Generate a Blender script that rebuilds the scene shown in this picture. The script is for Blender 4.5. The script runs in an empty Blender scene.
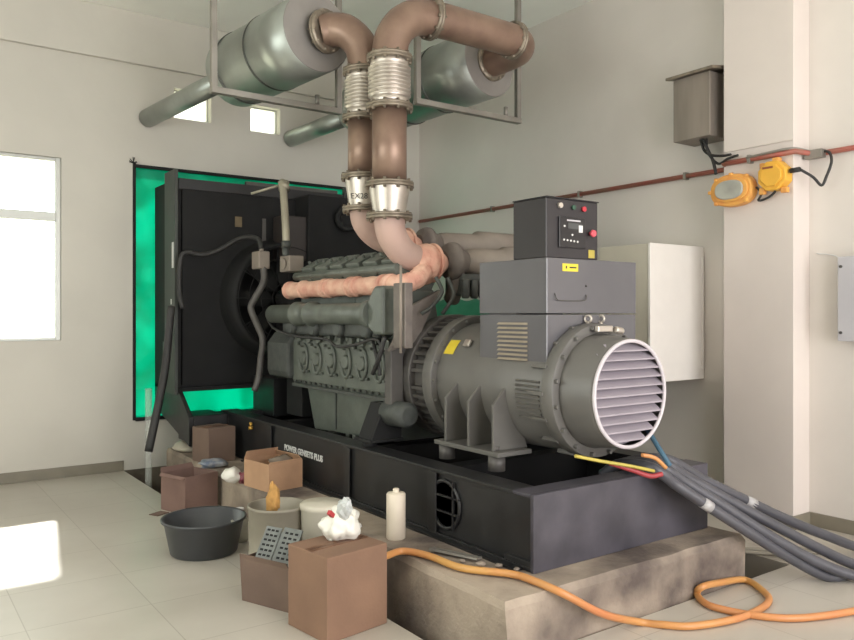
import bpy, bmesh, math, random
from mathutils import Vector, Matrix, noise
random.seed(7)
S = bpy.context.scene
COL = S.collection
PI = math.pi

# ------------------------------------------------------------------ camera
F = 770.0; EYE = 1.55
YAW = math.atan(552 / 770.0)
cam_d = bpy.data.cameras.new('camera'); cam = bpy.data.objects.new('camera', cam_d); COL.objects.link(cam)
cam_d.sensor_width = 36; cam_d.lens = F / 854 * 36
cam_d.shift_y = -(320 - 314) / 854.0
cam_d.clip_start = 0.05; cam_d.clip_end = 300
cam.location = (0, 0, EYE)
cam.rotation_euler = (PI / 2, 0, -YAW)
S.camera = cam

# ------------------------------------------------------------------ world, sun, daylight
w = bpy.data.worlds.new('sky'); S.world = w; w.use_nodes = True
nt = w.node_tree; nt.nodes.clear()
wo = nt.nodes.new('ShaderNodeOutputWorld'); bg = nt.nodes.new('ShaderNodeBackground')
bg.inputs[0].default_value = (0.92, 1.0, 0.90, 1); bg.inputs[1].default_value = 3.6
nt.links.new(bg.outputs[0], wo.inputs[0])

sun_d = bpy.data.lights.new('sun', 'SUN'); sun = bpy.data.objects.new('sun', sun_d); COL.objects.link(sun)
sun_d.energy = 16; sun_d.angle = 0.03; sun_d.color = (1, 0.97, 0.88)
sun.rotation_euler = Vector((-0.22, -1.26, -1.0)).to_track_quat('-Z', 'Y').to_euler()


def area(name, loc, size, size_y, energy, color, direction):
    d = bpy.data.lights.new(name, 'AREA'); o = bpy.data.objects.new(name, d); COL.objects.link(o)
    d.shape = 'RECTANGLE'; d.size = size; d.size_y = size_y; d.energy = energy; d.color = color
    o.location = loc; o.rotation_euler = Vector(direction).to_track_quat('-Z', 'Y').to_euler()
    return o


# daylight through the wide doorway in the front wall, plus an added side fill
area('doorway_daylight', (2.9, -2.42, 1.75), 4.6, 3.3, 205, (1.0, 0.89, 0.98), (0, 1, 0))
area('window_daylight', (-2.32, 3.2, 2.2), 4.2, 2.2, 62, (1.0, 0.98, 0.97), (1, 0, 0))  # fill lamp added on the left to lift the right wall

vs = S.view_settings
S.display_settings.display_device = 'sRGB'
vs.view_transform = 'Standard'; vs.look = 'None'; vs.gamma = 1; vs.use_curve_mapping = False
vs.exposure = 0.0
S.cycles.use_denoising = True
S.cycles.max_bounces = 10
S.cycles.diffuse_bounces = 6
S.cycles.sample_clamp_indirect = 8
S.cycles.caustics_reflective = False
S.cycles.caustics_refractive = False


# ------------------------------------------------------------------ helpers
def lin(c):
    return tuple(((x / 255.0 + 0.055) / 1.055) ** 2.4 if x / 255.0 > 0.04045 else x / 255.0 / 12.92 for x in c)


def at(u, v, D=None, Z=None, X=None, Y=None):
    """a point of the room seen in direction (u, v) of the camera, at a given depth / height / plane"""
    a = (u - 427) / F
    s, c = math.sin(YAW), math.cos(YAW)
    r = (s + c * a, c - s * a, -(v - 314) / F)
    t = D
    if Z is not None: t = (Z - EYE) / r[2]
    if X is not None: t = X / r[0]
    if Y is not None: t = Y / r[1]
    return Vector((r[0] * t, r[1] * t, EYE + r[2] * t))


MATS = {}


def mat(name, rgb, rough=0.6, metal=0.0, var=0.12, scale=6.0, bump=0.0, bscale=60.0, rgb2=None, spec=0.5,
        rvar=0.0, alpha=None, trans=0.0, emit=None, detail=5.0, stretch=None):
    if name in MATS: return MATS[name]
    m = bpy.data.materials.new(name); m.use_nodes = True
    n = m.node_tree.nodes; L = m.node_tree.links
    b = n['Principled BSDF']
    c1 = lin(rgb)
    c2 = lin(rgb2) if rgb2 else tuple(x * (1 - var) for x in c1)
    c1b = c1 if rgb2 else tuple(min(1, x * (1 + var)) for x in c1)
    tc = n.new('ShaderNodeTexCoord'); nz = n.new('ShaderNodeTexNoise'); rp = n.new('ShaderNodeValToRGB')
    src = tc.outputs['Object']
    if stretch:
        mp = n.new('ShaderNodeMapping'); mp.inputs['Scale'].default_value = stretch
        L.new(src, mp.inputs[0]); src = mp.outputs[0]
    nz.inputs['Scale'].default_value = scale; nz.inputs['Detail'].default_value = detail
    L.new(src, nz.inputs['Vector'])
    rp.color_ramp.elements[0].position = 0.35; rp.color_ramp.elements[1].position = 0.65
    rp.color_ramp.elements[0].color = (*c2, 1); rp.color_ramp.elements[1].color = (*c1b, 1)
    L.new(nz.outputs['Fac'], rp.inputs[0]); L.new(rp.outputs[0], b.inputs['Base Color'])
    b.inputs['Roughness'].default_value = rough; b.inputs['Metallic'].default_value = metal
    b.inputs['Specular IOR Level'].default_value = spec
    if rvar:
        mr = n.new('ShaderNodeMapRange'); mr.inputs['To Min'].default_value = max(0.03, rough - rvar)
        mr.inputs['To Max'].default_value = min(1, rough + rvar)
        L.new(nz.outputs['Fac'], mr.inputs[0]); L.new(mr.outputs[0], b.inputs['Roughness'])
    if bump:
        n2 = n.new('ShaderNodeTexNoise'); n2.inputs['Scale'].default_value = bscale; n2.inputs['Detail'].default_value = 4
        L.new(src, n2.inputs['Vector'])
        bp = n.new('ShaderNodeBump'); bp.inputs['Strength'].default_value = bump; bp.inputs['Distance'].default_value = 0.01
        L.new(n2.outputs['Fac'], bp.inputs['Height']); L.new(bp.outputs[0], b.inputs['Normal'])
    if alpha is not None: b.inputs['Alpha'].default_value = alpha
    if trans: b.inputs['Transmission Weight'].default_value = trans
    if emit: b.inputs['Emission Color'].default_value = (*lin(emit), 1); b.inputs['Emission Strength'].default_value = 1
    MATS[name] = m
    return m


class MB:
    def __init__(s): s.bm = bmesh.new()

    def box(s, x0, x1, y0, y1, z0, z1):
        v = [s.bm.verts.new((x, y, z)) for x in (x0, x1) for y in (y0, y1) for z in (z0, z1)]
        for f in ((0, 1, 3, 2), (4, 6, 7, 5), (0, 4, 5, 1), (2, 3, 7, 6), (0, 2, 6, 4), (1, 5, 7, 3)):
            s.bm.faces.new([v[i] for i in f])
        return s

    def obox(s, c, size, rz=0, rx=0, ry=0):
        M = Matrix.Translation(c) @ Matrix.Rotation(rz, 4, 'Z') @ Matrix.Rotation(ry, 4, 'Y') @ Matrix.Rotation(rx, 4, 'X')
        v = [s.bm.verts.new(M @ Vector((x * size[0] / 2, y * size[1] / 2, z * size[2] / 2))) for x in (-1, 1) for y in (-1, 1) for z in (-1, 1)]
        for f in ((0, 1, 3, 2), (4, 6, 7, 5), (0, 4, 5, 1), (2, 3, 7, 6), (0, 2, 6, 4), (1, 5, 7, 3)):
            s.bm.faces.new([v[i] for i in f])
        return s

    def rev(s, p0, p1, prof, n=32, cap0=True, cap1=True, smooth=True):
        """revolve prof [(t metres along p0->p1, r)] about the axis"""
        p0 = Vector(p0); ax = (Vector(p1) - p0).normalized()
        a = ax.orthogonal().normalized(); b = ax.cross(a)
        rings = []
        for t, r in prof:
            rings.append([s.bm.verts.new(p0 + ax * t + (a * math.cos(2 * PI * i / n) + b * math.sin(2 * PI * i / n)) * r) for i in range(n)])
        for k in range(len(rings) - 1):
            for i in range(n):
                f = s.bm.faces.new((rings[k][i], rings[k][(i + 1) % n], rings[k + 1][(i + 1) % n], rings[k + 1][i]))
                f.smooth = smooth
        if cap0: s.bm.faces.new(rings[0][::-1])
        if cap1: s.bm.faces.new(rings[-1])
        return s

    def cyl(s, p0, p1, r, r1=None, n=24, cap=True):
        Lh = (Vector(p1) - Vector(p0)).length
        return s.rev(p0, p1, [(0, r), (Lh, r if r1 is None else r1)], n, cap, cap)

    def tube(s, pts, r, n=12, cap=True, sm=6, closed=False):
        P = [Vector(p) for p in pts]
        if sm > 1 and len(P) > 2: P = catmull(P, sm)
        rr = r if callable(r) else (lambda t: r)
        N = len(P); prev = None; rings = []
        for i, p in enumerate(P):
            t = (P[min(i + 1, N - 1)] - P[max(i - 1, 0)]).normalized()
            a = t.orthogonal().normalized() if prev is None else (prev - t * prev.dot(t)).normalized()
            prev = a; b = t.cross(a); q = rr(i / (N - 1))
            rings.append([s.bm.verts.new(p + (a * math.cos(2 * PI * k / n) + b * math.sin(2 * PI * k / n)) * q) for k in range(n)])
        for k in range(N - 1):
            for i in range(n):
                f = s.bm.faces.new((rings[k][i], rings[k][(i + 1) % n], rings[k + 1][(i + 1) % n], rings[k + 1][i])); f.smooth = True
        if cap: s.bm.faces.new(rings[0][::-1]); s.bm.faces.new(rings[-1])
        return s

    def prism(s, poly, axis, a0, a1):
        """poly in the two other axes (x: yz, y: xz, z: xy)"""
        def P(q, a):
            return {'x': (a, q[0], q[1]), 'y': (q[0], a, q[1]), 'z': (q[0], q[1], a)}[axis]
        A = [s.bm.verts.new(P(q, a0)) for q in poly]; B = [s.bm.verts.new(P(q, a1)) for q in poly]
        n = len(poly)
        s.bm.faces.new(A); s.bm.faces.new(B[::-1])
        for i in range(n): s.bm.faces.new((A[i], B[i], B[(i + 1) % n], A[(i + 1) % n]))
        return s

    def ball(s, c, r, sc=(1, 1, 1), seg=16):
        M = Matrix.Translation(c) @ Matrix.Diagonal((sc[0], sc[1], sc[2], 1))
        g = bmesh.ops.create_uvsphere(s.bm, u_segments=seg, v_segments=seg // 2, radius=r, matrix=M)
        for v in g['verts']:
            for f in v.link_faces: f.smooth = True
        return s

    def torus(s, c, ax, R, r, n=32, m=10, a0=0, a1=2 * PI):
        ax = Vector(ax).normalized(); a = ax.orthogonal().normalized(); b = ax.cross(a); c = Vector(c)
        full = abs(a1 - a0 - 2 * PI) < 1e-6
        k = n if full else n + 1
        rings = []
        for i in range(k):
            t = a0 + (a1 - a0) * i / n; d = a * math.cos(t) + b * math.sin(t)
            rings.append([s.bm.verts.new(c + d * (R + r * math.cos(2 * PI * j / m)) + ax * r * math.sin(2 * PI * j / m)) for j in range(m)])
        for i in range(n):
            for j in range(m):
                f = s.bm.faces.new((rings[i][j], rings[(i + 1) % k][j], rings[(i + 1) % k][(j + 1) % m], rings[i][(j + 1) % m])); f.smooth = True
        return s

    def build(s, name, m, parent=None, bevel=0.0, seg=2):
        bmesh.ops.recalc_face_normals(s.bm, faces=s.bm.faces)
        me = bpy.data.meshes.new(name); s.bm.to_mesh(me); s.bm.free()
        me.materials.append(m)
        o = bpy.data.objects.new(name, me); COL.objects.link(o)
        if parent is not None:
            adopt(o, parent)
        if bevel:
            b = o.modifiers.new('bevel', 'BEVEL'); b.width = bevel; b.segments = seg; b.limit_method = 'ANGLE'; b.angle_limit = 0.7
        return o


def world_loc(o):
    v = Vector((0, 0, 0))
    while o is not None: v = v + o.location; o = o.parent if o.parent else None
    return v


def adopt(o, parent):
    o.parent = parent
    base = Vector((0, 0, 0)); p = parent
    while p is not None and p.type != 'EMPTY': p = p.parent
    if p is not None and parent.type == 'EMPTY':
        o.matrix_parent_inverse = Matrix.Translation(-p.location)
    # a mesh part sits at its thing's frame already: sub-parts share that frame


def catmull(P, sub):
    out = []
    n = len(P)
    for i in range(n - 1):
        p0 = P[i - 1] if i > 0 else P[0] * 2 - P[1]
        p1, p2 = P[i], P[i + 1]
        p3 = P[i + 2] if i + 2 < n else P[-1] * 2 - P[-2]
        for k in range(sub):
            t = k / sub
            out.append(0.5 * ((2 * p1) + (p2 - p0) * t + (2 * p0 - 5 * p1 + 4 * p2 - p3) * t * t + (3 * p1 - p0 - 3 * p2 + p3) * t ** 3))
    out.append(P[-1])
    return out


def thing(name, label, cat, loc, group=None):
    o = bpy.data.objects.new(name, None); COL.objects.link(o); o.empty_display_size = 0.1
    o.location = loc; o['label'] = label; o['category'] = cat
    if group: o['group'] = group
    return o


def tag(o, label, cat, group=None):
    o['label'] = label; o['category'] = cat
    if group: o['group'] = group
    return o


def struct(o):
    o['kind'] = 'structure'; return o


def text_mesh(body, size, M, name, m, parent, extrude=0.001, bold=0.0):
    cu = bpy.data.curves.new(name, 'FONT'); cu.body = body; cu.size = size; cu.extrude = extrude; cu.offset = bold
    t = bpy.data.objects.new('tmp_text', cu); COL.objects.link(t)
    dg = bpy.context.evaluated_depsgraph_get(); dg.update()
    me = bpy.data.meshes.new_from_object(t.evaluated_get(dg))
    bpy.data.objects.remove(t); me.name = name
    me.transform(M); me.materials.clear(); me.materials.append(m)
    o = bpy.data.objects.new(name, me); COL.objects.link(o)
    adopt(o, parent)
    return o


# ------------------------------------------------------------------ materials
def plaster(name, rgb):
    m = mat(name, rgb, rough=0.75, var=0.035, scale=1.3, bump=0.08, bscale=14, spec=0.3)
    return m


M_wall = plaster('painted_plaster', (203, 199, 190))
M_wallr = plaster('painted_plaster_right', (212, 206, 199))  # right wall plaster lightened in colour to stand for more light there
M_ceil = plaster('ceiling_paint', (240, 240, 233))
M_pillar = plaster('pillar_paint', (214, 205, 198))
M_base = mat('skirting_tile', (128, 122, 108), rough=0.4, var=0.06)
M_alu = mat('window_aluminium', (190, 192, 186), rough=0.4, metal=0.3, var=0.03)
M_conc = mat('concrete', (168, 154, 138), rough=0.9, rgb2=(88, 78, 73), scale=2.4, bump=0.5, bscale=40, detail=8)
M_pit = mat('trench_concrete', (96, 88, 76), rough=0.95, var=0.25, scale=5, bump=0.4)

M_black = mat('black_steel_paint', (34, 34, 35), rough=0.42, var=0.2, scale=5, rvar=0.12)
M_blackm = mat('matt_black', (18, 18, 19), rough=0.8, var=0.2)
M_endbeam = mat('dusty_black_steel', (78, 75, 83), rough=0.45, rgb2=(58, 56, 63), scale=4, rvar=0.1)  # black steel lightened in colour for the haze over the skid end
M_core = mat('radiator_core', (14, 14, 15), rough=0.55, var=0.15, bump=0.3, bscale=200)
M_greysheet = mat('radiator_frame_paint', (60, 64, 60), rough=0.5, var=0.1)
M_eng = mat('engine_green_grey', (98, 103, 96), rough=0.4, rgb2=(82, 87, 80), scale=7, bump=0.15, bscale=50)
M_engd = mat('engine_dark_casting', (68, 71, 68), rough=0.55, var=0.2, scale=12, bump=0.3)
M_alt = mat('alternator_grey', (98, 96, 92), rough=0.42, var=0.08, scale=4, rvar=0.08)
M_altd = mat('alternator_dark_grey', (80, 77, 74), rough=0.5, var=0.12, scale=8)
M_box = mat('terminal_box_grey', (98, 97, 101), rough=0.28, metal=0.25, spec=0.8, var=0.05, scale=3)
M_grille = mat('grille_grey_white', (196, 190, 194), rough=0.5, var=0.05)
M_slat = mat('grille_slat', (158, 150, 158), rough=0.5, var=0.05)
M_pink = mat('pink_heat_lagging', (222, 182, 160), rough=0.8, rgb2=(204, 150, 132), scale=9, bump=1.0, bscale=38)
M_pipe = mat('primed_exhaust_pipe', (148, 124, 108), rough=0.4, metal=0.45, rgb2=(128, 104, 91), scale=5, rvar=0.08)
M_steel = mat('brushed_steel', (200, 192, 182), rough=0.42, metal=0.8, var=0.1, scale=9)
M_stain = mat('stained_steel_flange', (142, 132, 118), rough=0.45, metal=0.7, var=0.2, scale=15)
M_elb = mat('dusty_pink_elbow', (190, 160, 148), rough=0.6, rgb2=(176, 150, 140), scale=4, var=0.1)
M_galv = mat('galvanised_cladding', (172, 178, 172), rough=0.4, metal=0.75, bump=0.06, bscale=8, rgb2=(150, 154, 148), scale=3, rvar=0.08)
M_galvend = mat('cladding_end_plate', (150, 146, 142), rough=0.5, metal=0.5, var=0.06)
M_bracket = mat('bracket_steel', (142, 138, 130), rough=0.5, metal=0.5, var=0.1)
M_turbo = mat('turbo_cast_dark', (112, 104, 98), rough=0.6, var=0.15, scale=10, bump=0.2)
M_duct = mat('intake_duct_grey_brown', (138, 128, 118), rough=0.6, var=0.1, scale=5)
M_rubber = mat('black_rubber', (44, 43, 42), rough=0.6, var=0.2)
M_cable = mat('dark_grey_cable', (74, 74, 80), rough=0.38, var=0.1)
M_hose = mat('orange_hose', (196, 148, 84), rough=0.4, rgb2=(190, 122, 78), scale=1.8, bump=0.1)
M_card = mat('brown_cardboard', (136, 106, 86), rough=0.85, rgb2=(124, 96, 78), scale=3, bump=0.1)
M_cardr = mat('reddish_cardboard', (130, 104, 95), rough=0.85, rgb2=(114, 90, 82), scale=3, bump=0.1)
M_cardl = mat('pale_cardboard', (188, 150, 118), rough=0.85, rgb2=(164, 128, 100), scale=3, bump=0.1)
M_cardg = mat('grey_brown_cardboard', (118, 98, 86), rough=0.85, rgb2=(104, 86, 76), scale=3, bump=0.1)
M_tub = mat('dark_grey_plastic', (66, 68, 71), rough=0.38, var=0.06)
M_drum = mat('grey_beige_plastic', (152, 146, 132), rough=0.5, rgb2=(134, 128, 114), scale=4)
M_pail = mat('pale_plastic', (196, 190, 174), rough=0.45, var=0.06)
M_white = mat('white_paint', (222, 218, 212), rough=0.4, var=0.02)
M_cream = mat('cream_plastic', (214, 202, 184), rough=0.45, var=0.05)
M_bag = mat('white_plastic_film', (224, 222, 212), rough=0.4, var=0.04, spec=0.6)
M_yel = mat('yellow_label', (222, 198, 60), rough=0.5, var=0.05)
M_red = mat('red_plastic', (178, 48, 60), rough=0.4, var=0.1)
M_orange = mat('yellow_orange_enamel', (226, 168, 84), rough=0.5, rgb2=(218, 150, 78), scale=10)
M_stainless = mat('brushed_stainless', (158, 148, 138), rough=0.5, metal=0.6, rgb2=(138, 130, 121), scale=6, stretch=(1, 1, 0.15))
M_cond = mat('red_conduit', (166, 88, 76), rough=0.5, rgb2=(150, 100, 84), scale=7)
M_letter = mat('white_lettering', (214, 214, 212), rough=0.5, var=0.02)
M_blue = mat('blue_insulation', (58, 92, 112), rough=0.5, var=0.1)
M_rag = mat('ochre_rag', (184, 140, 80), rough=0.9, var=0.2, scale=20)
M_tray = mat('grey_egg_tray', (120, 124, 122), rough=0.8, var=0.15, scale=20)
M_panelgrey = mat('pale_grey_enclosure', (186, 184, 188), rough=0.5, var=0.02)

# glazed floor tiles with faint joints
m = bpy.data.materials.new('floor_tiles'); m.use_nodes = True; MATS['floor_tiles'] = m
n = m.node_tree.nodes; L = m.node_tree.links; b = n['Principled BSDF']
tc = n.new('ShaderNodeTexCoord'); br = n.new('ShaderNodeTexBrick')
br.offset = 0; br.squash = 1
br.inputs['Scale'].default_value = 1; br.inputs['Brick Width'].default_value = 0.6; br.inputs['Row Height'].default_value = 0.6
br.inputs['Mortar Size'].default_value = 0.003; br.inputs['Mortar Smooth'].default_value = 0.2
br.inputs['Color1'].default_value = (*lin((194, 188, 178)), 1); br.inputs['Color2'].default_value = (*lin((190, 184, 174)), 1)
br.inputs['Mortar'].default_value = (*lin((168, 161, 150)), 1)
L.new(tc.outputs['Object'], br.inputs['Vector'])
nz = n.new('ShaderNodeTexNoise'); nz.inputs['Scale'].default_value = 1.2; nz.inputs['Detail'].default_value = 6
L.new(tc.outputs['Object'], nz.inputs['Vector'])
rp = n.new('ShaderNodeValToRGB'); rp.color_ramp.elements[0].color = (0.86, 0.85, 0.83, 1); rp.color_ramp.elements[1].color = (1, 1, 1, 1)
rp.color_ramp.elements[0].position = 0.35; rp.color_ramp.elements[1].position = 0.6
L.new(nz.outputs['Fac'], rp.inputs[0])
mx = n.new('ShaderNodeMix'); mx.data_type = 'RGBA'; mx.blend_type = 'MULTIPLY'; mx.inputs[0].default_value = 1
L.new(br.outputs['Color'], mx.inputs[6]); L.new(rp.outputs[0], mx.inputs[7]); L.new(mx.outputs[2], b.inputs['Base Color'])
mr = n.new('ShaderNodeMapRange'); mr.inputs['To Min'].default_value = 0.22; mr.inputs['To Max'].default_value = 0.5
L.new(nz.outputs['Fac'], mr.inputs[0]); L.new(mr.outputs[0], b.inputs['Roughness'])
M_floor = m

# green tarpaulin, lit through from outside
m = bpy.data.materials.new('green_tarpaulin'); m.use_nodes = True; MATS['green_tarpaulin'] = m
n = m.node_tree.nodes; L = m.node_tree.links
out = n['Material Output']; pb = n['Principled BSDF']
pb.inputs['Base Color'].default_value = (0.0, 0.42, 0.30, 1); pb.inputs['Roughness'].default_value = 0.45
tr = n.new('ShaderNodeBsdfTranslucent')
nz = n.new('ShaderNodeTexNoise'); nz.inputs['Scale'].default_value = 2.4; nz.inputs['Detail'].default_value = 5
tc = n.new('ShaderNodeTexCoord'); L.new(tc.outputs['Object'], nz.inputs['Vector'])
rp = n.new('ShaderNodeValToRGB'); rp.color_ramp.elements[0].color = (0.0, 0.34, 0.23, 1); rp.color_ramp.elements[1].color = (0.0, 0.50, 0.37, 1)
rp.color_ramp.elements[0].position = 0.38; rp.color_ramp.elements[1].position = 0.62
L.new(nz.outputs['Fac'], rp.inputs[0]); L.new(rp.outputs[0], tr.inputs[0])
ms = n.new('ShaderNodeMixShader'); ms.inputs[0].default_value = 0.6
L.new(pb.outputs[0], ms.inputs[1]); L.new(tr.outputs[0], ms.inputs[2]); L.new(ms.outputs[0], out.inputs[0])
M_tarp = m

# frosted pane, added to diffuse sun in the vents, and clear glass
m = bpy.data.materials.new('frosted_pane'); m.use_nodes = True
n = m.node_tree.nodes; L = m.node_tree.links; out = n['Material Output']
tr = n.new('ShaderNodeBsdfTranslucent'); tr.inputs[0].default_value = (0.9, 0.92, 0.88, 1)
tp = n.new('ShaderNodeBsdfTransparent')
ms = n.new('ShaderNodeMixShader'); ms.inputs[0].default_value = 0.5
L.new(tr.outputs[0], ms.inputs[1]); L.new(tp.outputs[0], ms.inputs[2]); L.new(ms.outputs[0], out.inputs[0])
M_frost = m
m = bpy.data.materials.new('window_glass'); m.use_nodes = True
n = m.node_tree.nodes; L = m.node_tree.links; out = n['Material Output']
tp = n.new('ShaderNodeBsdfTransparent'); gl = n.new('ShaderNodeBsdfGlossy'); gl.inputs['Roughness'].default_value = 0.05
fr = n.new('ShaderNodeFresnel'); fr.inputs[0].default_value = 1.3
ms = n.new('ShaderNodeMixShader'); L.new(fr.outputs[0], ms.inputs[0]); L.new(tp.outputs[0], ms.inputs[1]); L.new(gl.outputs[0], ms.inputs[2])
L.new(ms.outputs[0], out.inputs[0])
M_glass = m
M_film = mat('clear_plastic_film', (205, 210, 205), rough=0.2, alpha=0.35, var=0.05)
M_lamp = mat('frosted_lamp_glass', (172, 172, 162), rough=0.18, rgb2=(150, 150, 142), scale=6)

# ------------------------------------------------------------------ room
XR, YB, ZC = 5.58, 7.95, 4.55
X0, Y0 = -2.4, -2.5
fl = MB()
fl.box(X0 - .2, 2.0, Y0 - .2, YB, -.6, 0)
fl.box(2.0, 2.27, 3.95, 6.45, -.6, 0)
fl.box(2.0, 2.12, 2.56, 3.95, -.6, 0)
fl.box(2.0, XR, Y0 - .2, 2.56, -.6, 0)
fl.box(4.6, XR + .2, 2.56, YB, -.6, 0)
struct(fl.build('floor', M_floor))
pf = MB(); pf.box(2.0, 4.6, 2.56, YB, -.6, -.42).box(2.0, 4.6, YB, YB + .2, -.6, 0)
struct(pf.build('floor_trench', M_pit)).name = 'trim_1'


def wall_cells(name, plane, a_edges, z_edges, holes, t0, t1, m):
    b = MB()
    for i in range(len(a_edges) - 1):
        for j in range(len(z_edges) - 1):
            ca = (a_edges[i] + a_edges[i + 1]) / 2; cz = (z_edges[j] + z_edges[j + 1]) / 2
            if any(h[0] < ca < h[1] and h[2] < cz < h[3] for h in holes): continue
            if plane == 'y': b.box(a_edges[i], a_edges[i + 1], t0, t1, z_edges[j], z_edges[j + 1])
            else: b.box(t0, t1, a_edges[i], a_edges[i + 1], z_edges[j], z_edges[j + 1])
    bmesh.ops.remove_doubles(b.bm, verts=b.bm.verts, dist=1e-5)
    dup = {}
    for f in b.bm.faces: dup.setdefault(tuple(round(x, 4) for x in f.calc_center_median()), []).append(f)
    bmesh.ops.delete(b.bm, geom=[f for fs in dup.values() if len(fs) > 1 for f in fs], context='FACES')
    return struct(b.build(name, m))


WIN = (-0.15, 1.435, 1.30, 3.03)
OPN = (2.11, 5.0, 0.51, 3.03)
V1 = (2.50, 2.89, 3.57, 3.88)
V2 = (3.33, 3.68, 3.55, 3.84)
hs = [WIN, OPN, V1, V2]
xs = sorted({X0 - .2, XR + .2, *[h[0] for h in hs], *[h[1] for h in hs]})
zs = sorted({0.0, ZC, *[h[2] for h in hs], *[h[3] for h in hs]})
wall_cells('wall_back', 'y', xs, zs, hs, YB, YB + .2, M_wall)
wall_cells('wall_right', 'x', [Y0 - .2, YB + .2], [0, ZC], [], XR, XR + .2, M_wallr)
SW = (1.1, 5.3, 1.1, 3.3)
wall_cells('wall_left', 'x', [Y0 - .2, SW[0], SW[1], YB + .2], [0, SW[2], SW[3], ZC], [SW], X0 - .2, X0, M_wall)
DR = (0.6, 5.2, 0.0, 3.4)
wall_cells('wall_front', 'y', [X0 - .2, DR[0], DR[1], XR + .2], [0, DR[3], ZC], [DR], Y0 - .2, Y0, M_wall)
struct(MB().box(X0 - .2, XR + .2, Y0 - .2, YB + .2, ZC, ZC + .2).build('ceiling', M_ceil))
struct(MB().box(X0, XR, YB - .05, YB, 4.04, ZC).build('trim_2', M_wall, bevel=.006))
struct(MB().box(5.36, XR, 2.96, 3.52, 0, ZC).build('wall_pillar', M_pillar, bevel=.004)).name = 'wall_right_pillar'
# baseboards
struct(MB().box(X0, 2.0, YB - .015, YB, 0, .1).build('baseboard_back', M_base, bevel=.003))
bb = MB().box(XR - .015, XR, 3.52, YB, 0, .1).box(XR - .015, XR, Y0, 2.96, 0, .1)
bb.box(5.345, 5.36, 2.945, 3.52, 0, .1).box(5.36, XR - .015, 2.945, 2.96, 0, .1)
struct(bb.build('baseboard_right', M_base, bevel=.003))
# unseen eave and canopy added to block sun; pale ground outside
struct(MB().box(X0 - 1, XR + 1, YB + .2, YB + .95, 4.1, 4.25).build('trim_3', M_wall))  # unseen eave, added to keep direct sun out of the vents
struct(MB().box(-.8, 2.0, YB + .2, YB + 1.05, 3.2, 3.28).build('trim_6', M_wall))  # unseen canopy, added to cut the sun through the upper pane
struct(MB().box(-30, 36, YB + .2, YB + 40, -.3, -.1).build('ground_outside', mat('pale_ground', (196, 192, 176), rough=0.9))).name = 'trim_4'

# window in the back wall
wx0, wx1, wz0, wz1 = WIN
wf = MB(); t = .045
wf.box(wx0, wx0 + t, YB + .03, YB + .09, wz0, wz1).box(wx1 - t, wx1, YB + .03, YB + .09, wz0, wz1)
wf.box(wx0 + t, wx1 - t, YB + .03, YB + .09, wz0, wz0 + .03).box(wx0 + t, wx1 - t, YB + .03, YB + .09, wz1 - .03, wz1)
wf.box(wx0 + t, wx1 - t, YB + .015, YB + .09, 2.43, 2.51)
win = struct(wf.build('window_1', M_alu, bevel=.004))
g = MB().box(wx0 + t, wx1 - t, YB + .055, YB + .061, wz0 + .03, 2.43).build('window_pane', M_glass, win)
g = MB().box(wx0 + t, wx1 - t, YB + .055, YB + .061, 2.51, wz1 - .03).build('window_pane', M_glass, win)
for i, v in enumerate((V1, V2)):
    f = MB(); q = .012
    f.box(v[0], v[0] + q, YB + .1, YB + .13, v[2], v[3]).box(v[1] - q, v[1], YB + .1, YB + .13, v[2], v[3])
    f.box(v[0] + q, v[1] - q, YB + .1, YB + .13, v[2], v[2] + q).box(v[0] + q, v[1] - q, YB + .1, YB + .13, v[3] - q, v[3])
    fo = struct(f.build('window_%d' % (i + 2), M_alu))
    MB().box(v[0] + q, v[1] - q, YB + .112, YB + .118, v[2] + q, v[3] - q).build('window_pane', M_frost, fo)  # translucent pane added so the vent lets in no hard sun patch


# ------------------------------------------------------------------ tarpaulin over the opening
bm = bmesh.new(); nx, nz_ = 90, 80
grid = []
for i in range(nx + 1):
    col = []
    for j in range(nz_ + 1):
        x = 2.108 + (5.002 - 2.108) * i / nx; z = .506 + (3.034 - .506) * j / nz_
        dd = .035 * noise.noise(Vector((x * 1.3, z * 1.3, 2.1))) + .02 * noise.noise(Vector((x * 5 + z * 2, z * 2.2, 5))) \
            + .018 * abs(noise.noise(Vector((x * 3.1 - z * 3.5, z * .8, 9.0))))
        col.append(bm.verts.new((x, YB + .03 + dd + .01, z)))
    grid.append(col)
for i in range(nx):
    for j in range(nz_):
        f = bm.faces.new((grid[i][j], grid[i + 1][j], grid[i + 1][j + 1], grid[i][j + 1])); f.smooth = True
mb = MB(); mb.bm.free(); mb.bm = bm
tarp = mb.build('tarpaulin', M_tarp)
sd = tarp.modifiers.new('thick', 'SOLIDIFY'); sd.thickness = .0015
tag(tarp, 'bright green tarpaulin stretched over the wall opening behind the radiator', 'tarpaulin')
fr = MB()
fr.box(2.088, 2.115, YB - .02, YB + .01, .49, 3.06).box(4.99, 5.04, YB - .02, YB + .01, .49, 3.06)
fr.box(2.115, 4.99, YB - .02, YB + .01, 3.015, 3.045).box(2.115, 4.99, YB - .02, YB + .01, .48, .515)
fr.build('edge_strip', M_blackm, tarp)
fr = MB()
for k in range(9):
    p = Vector((2.09 + random.uniform(-.01, .01), YB - .03, 3.05))
    fr.tube([p, p + Vector((random.uniform(-.05, .05), -.01, random.uniform(.0, .06)))], .004, n=5, sm=1)
fr.build('frayed_cord', M_blackm, tarp)

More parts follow.
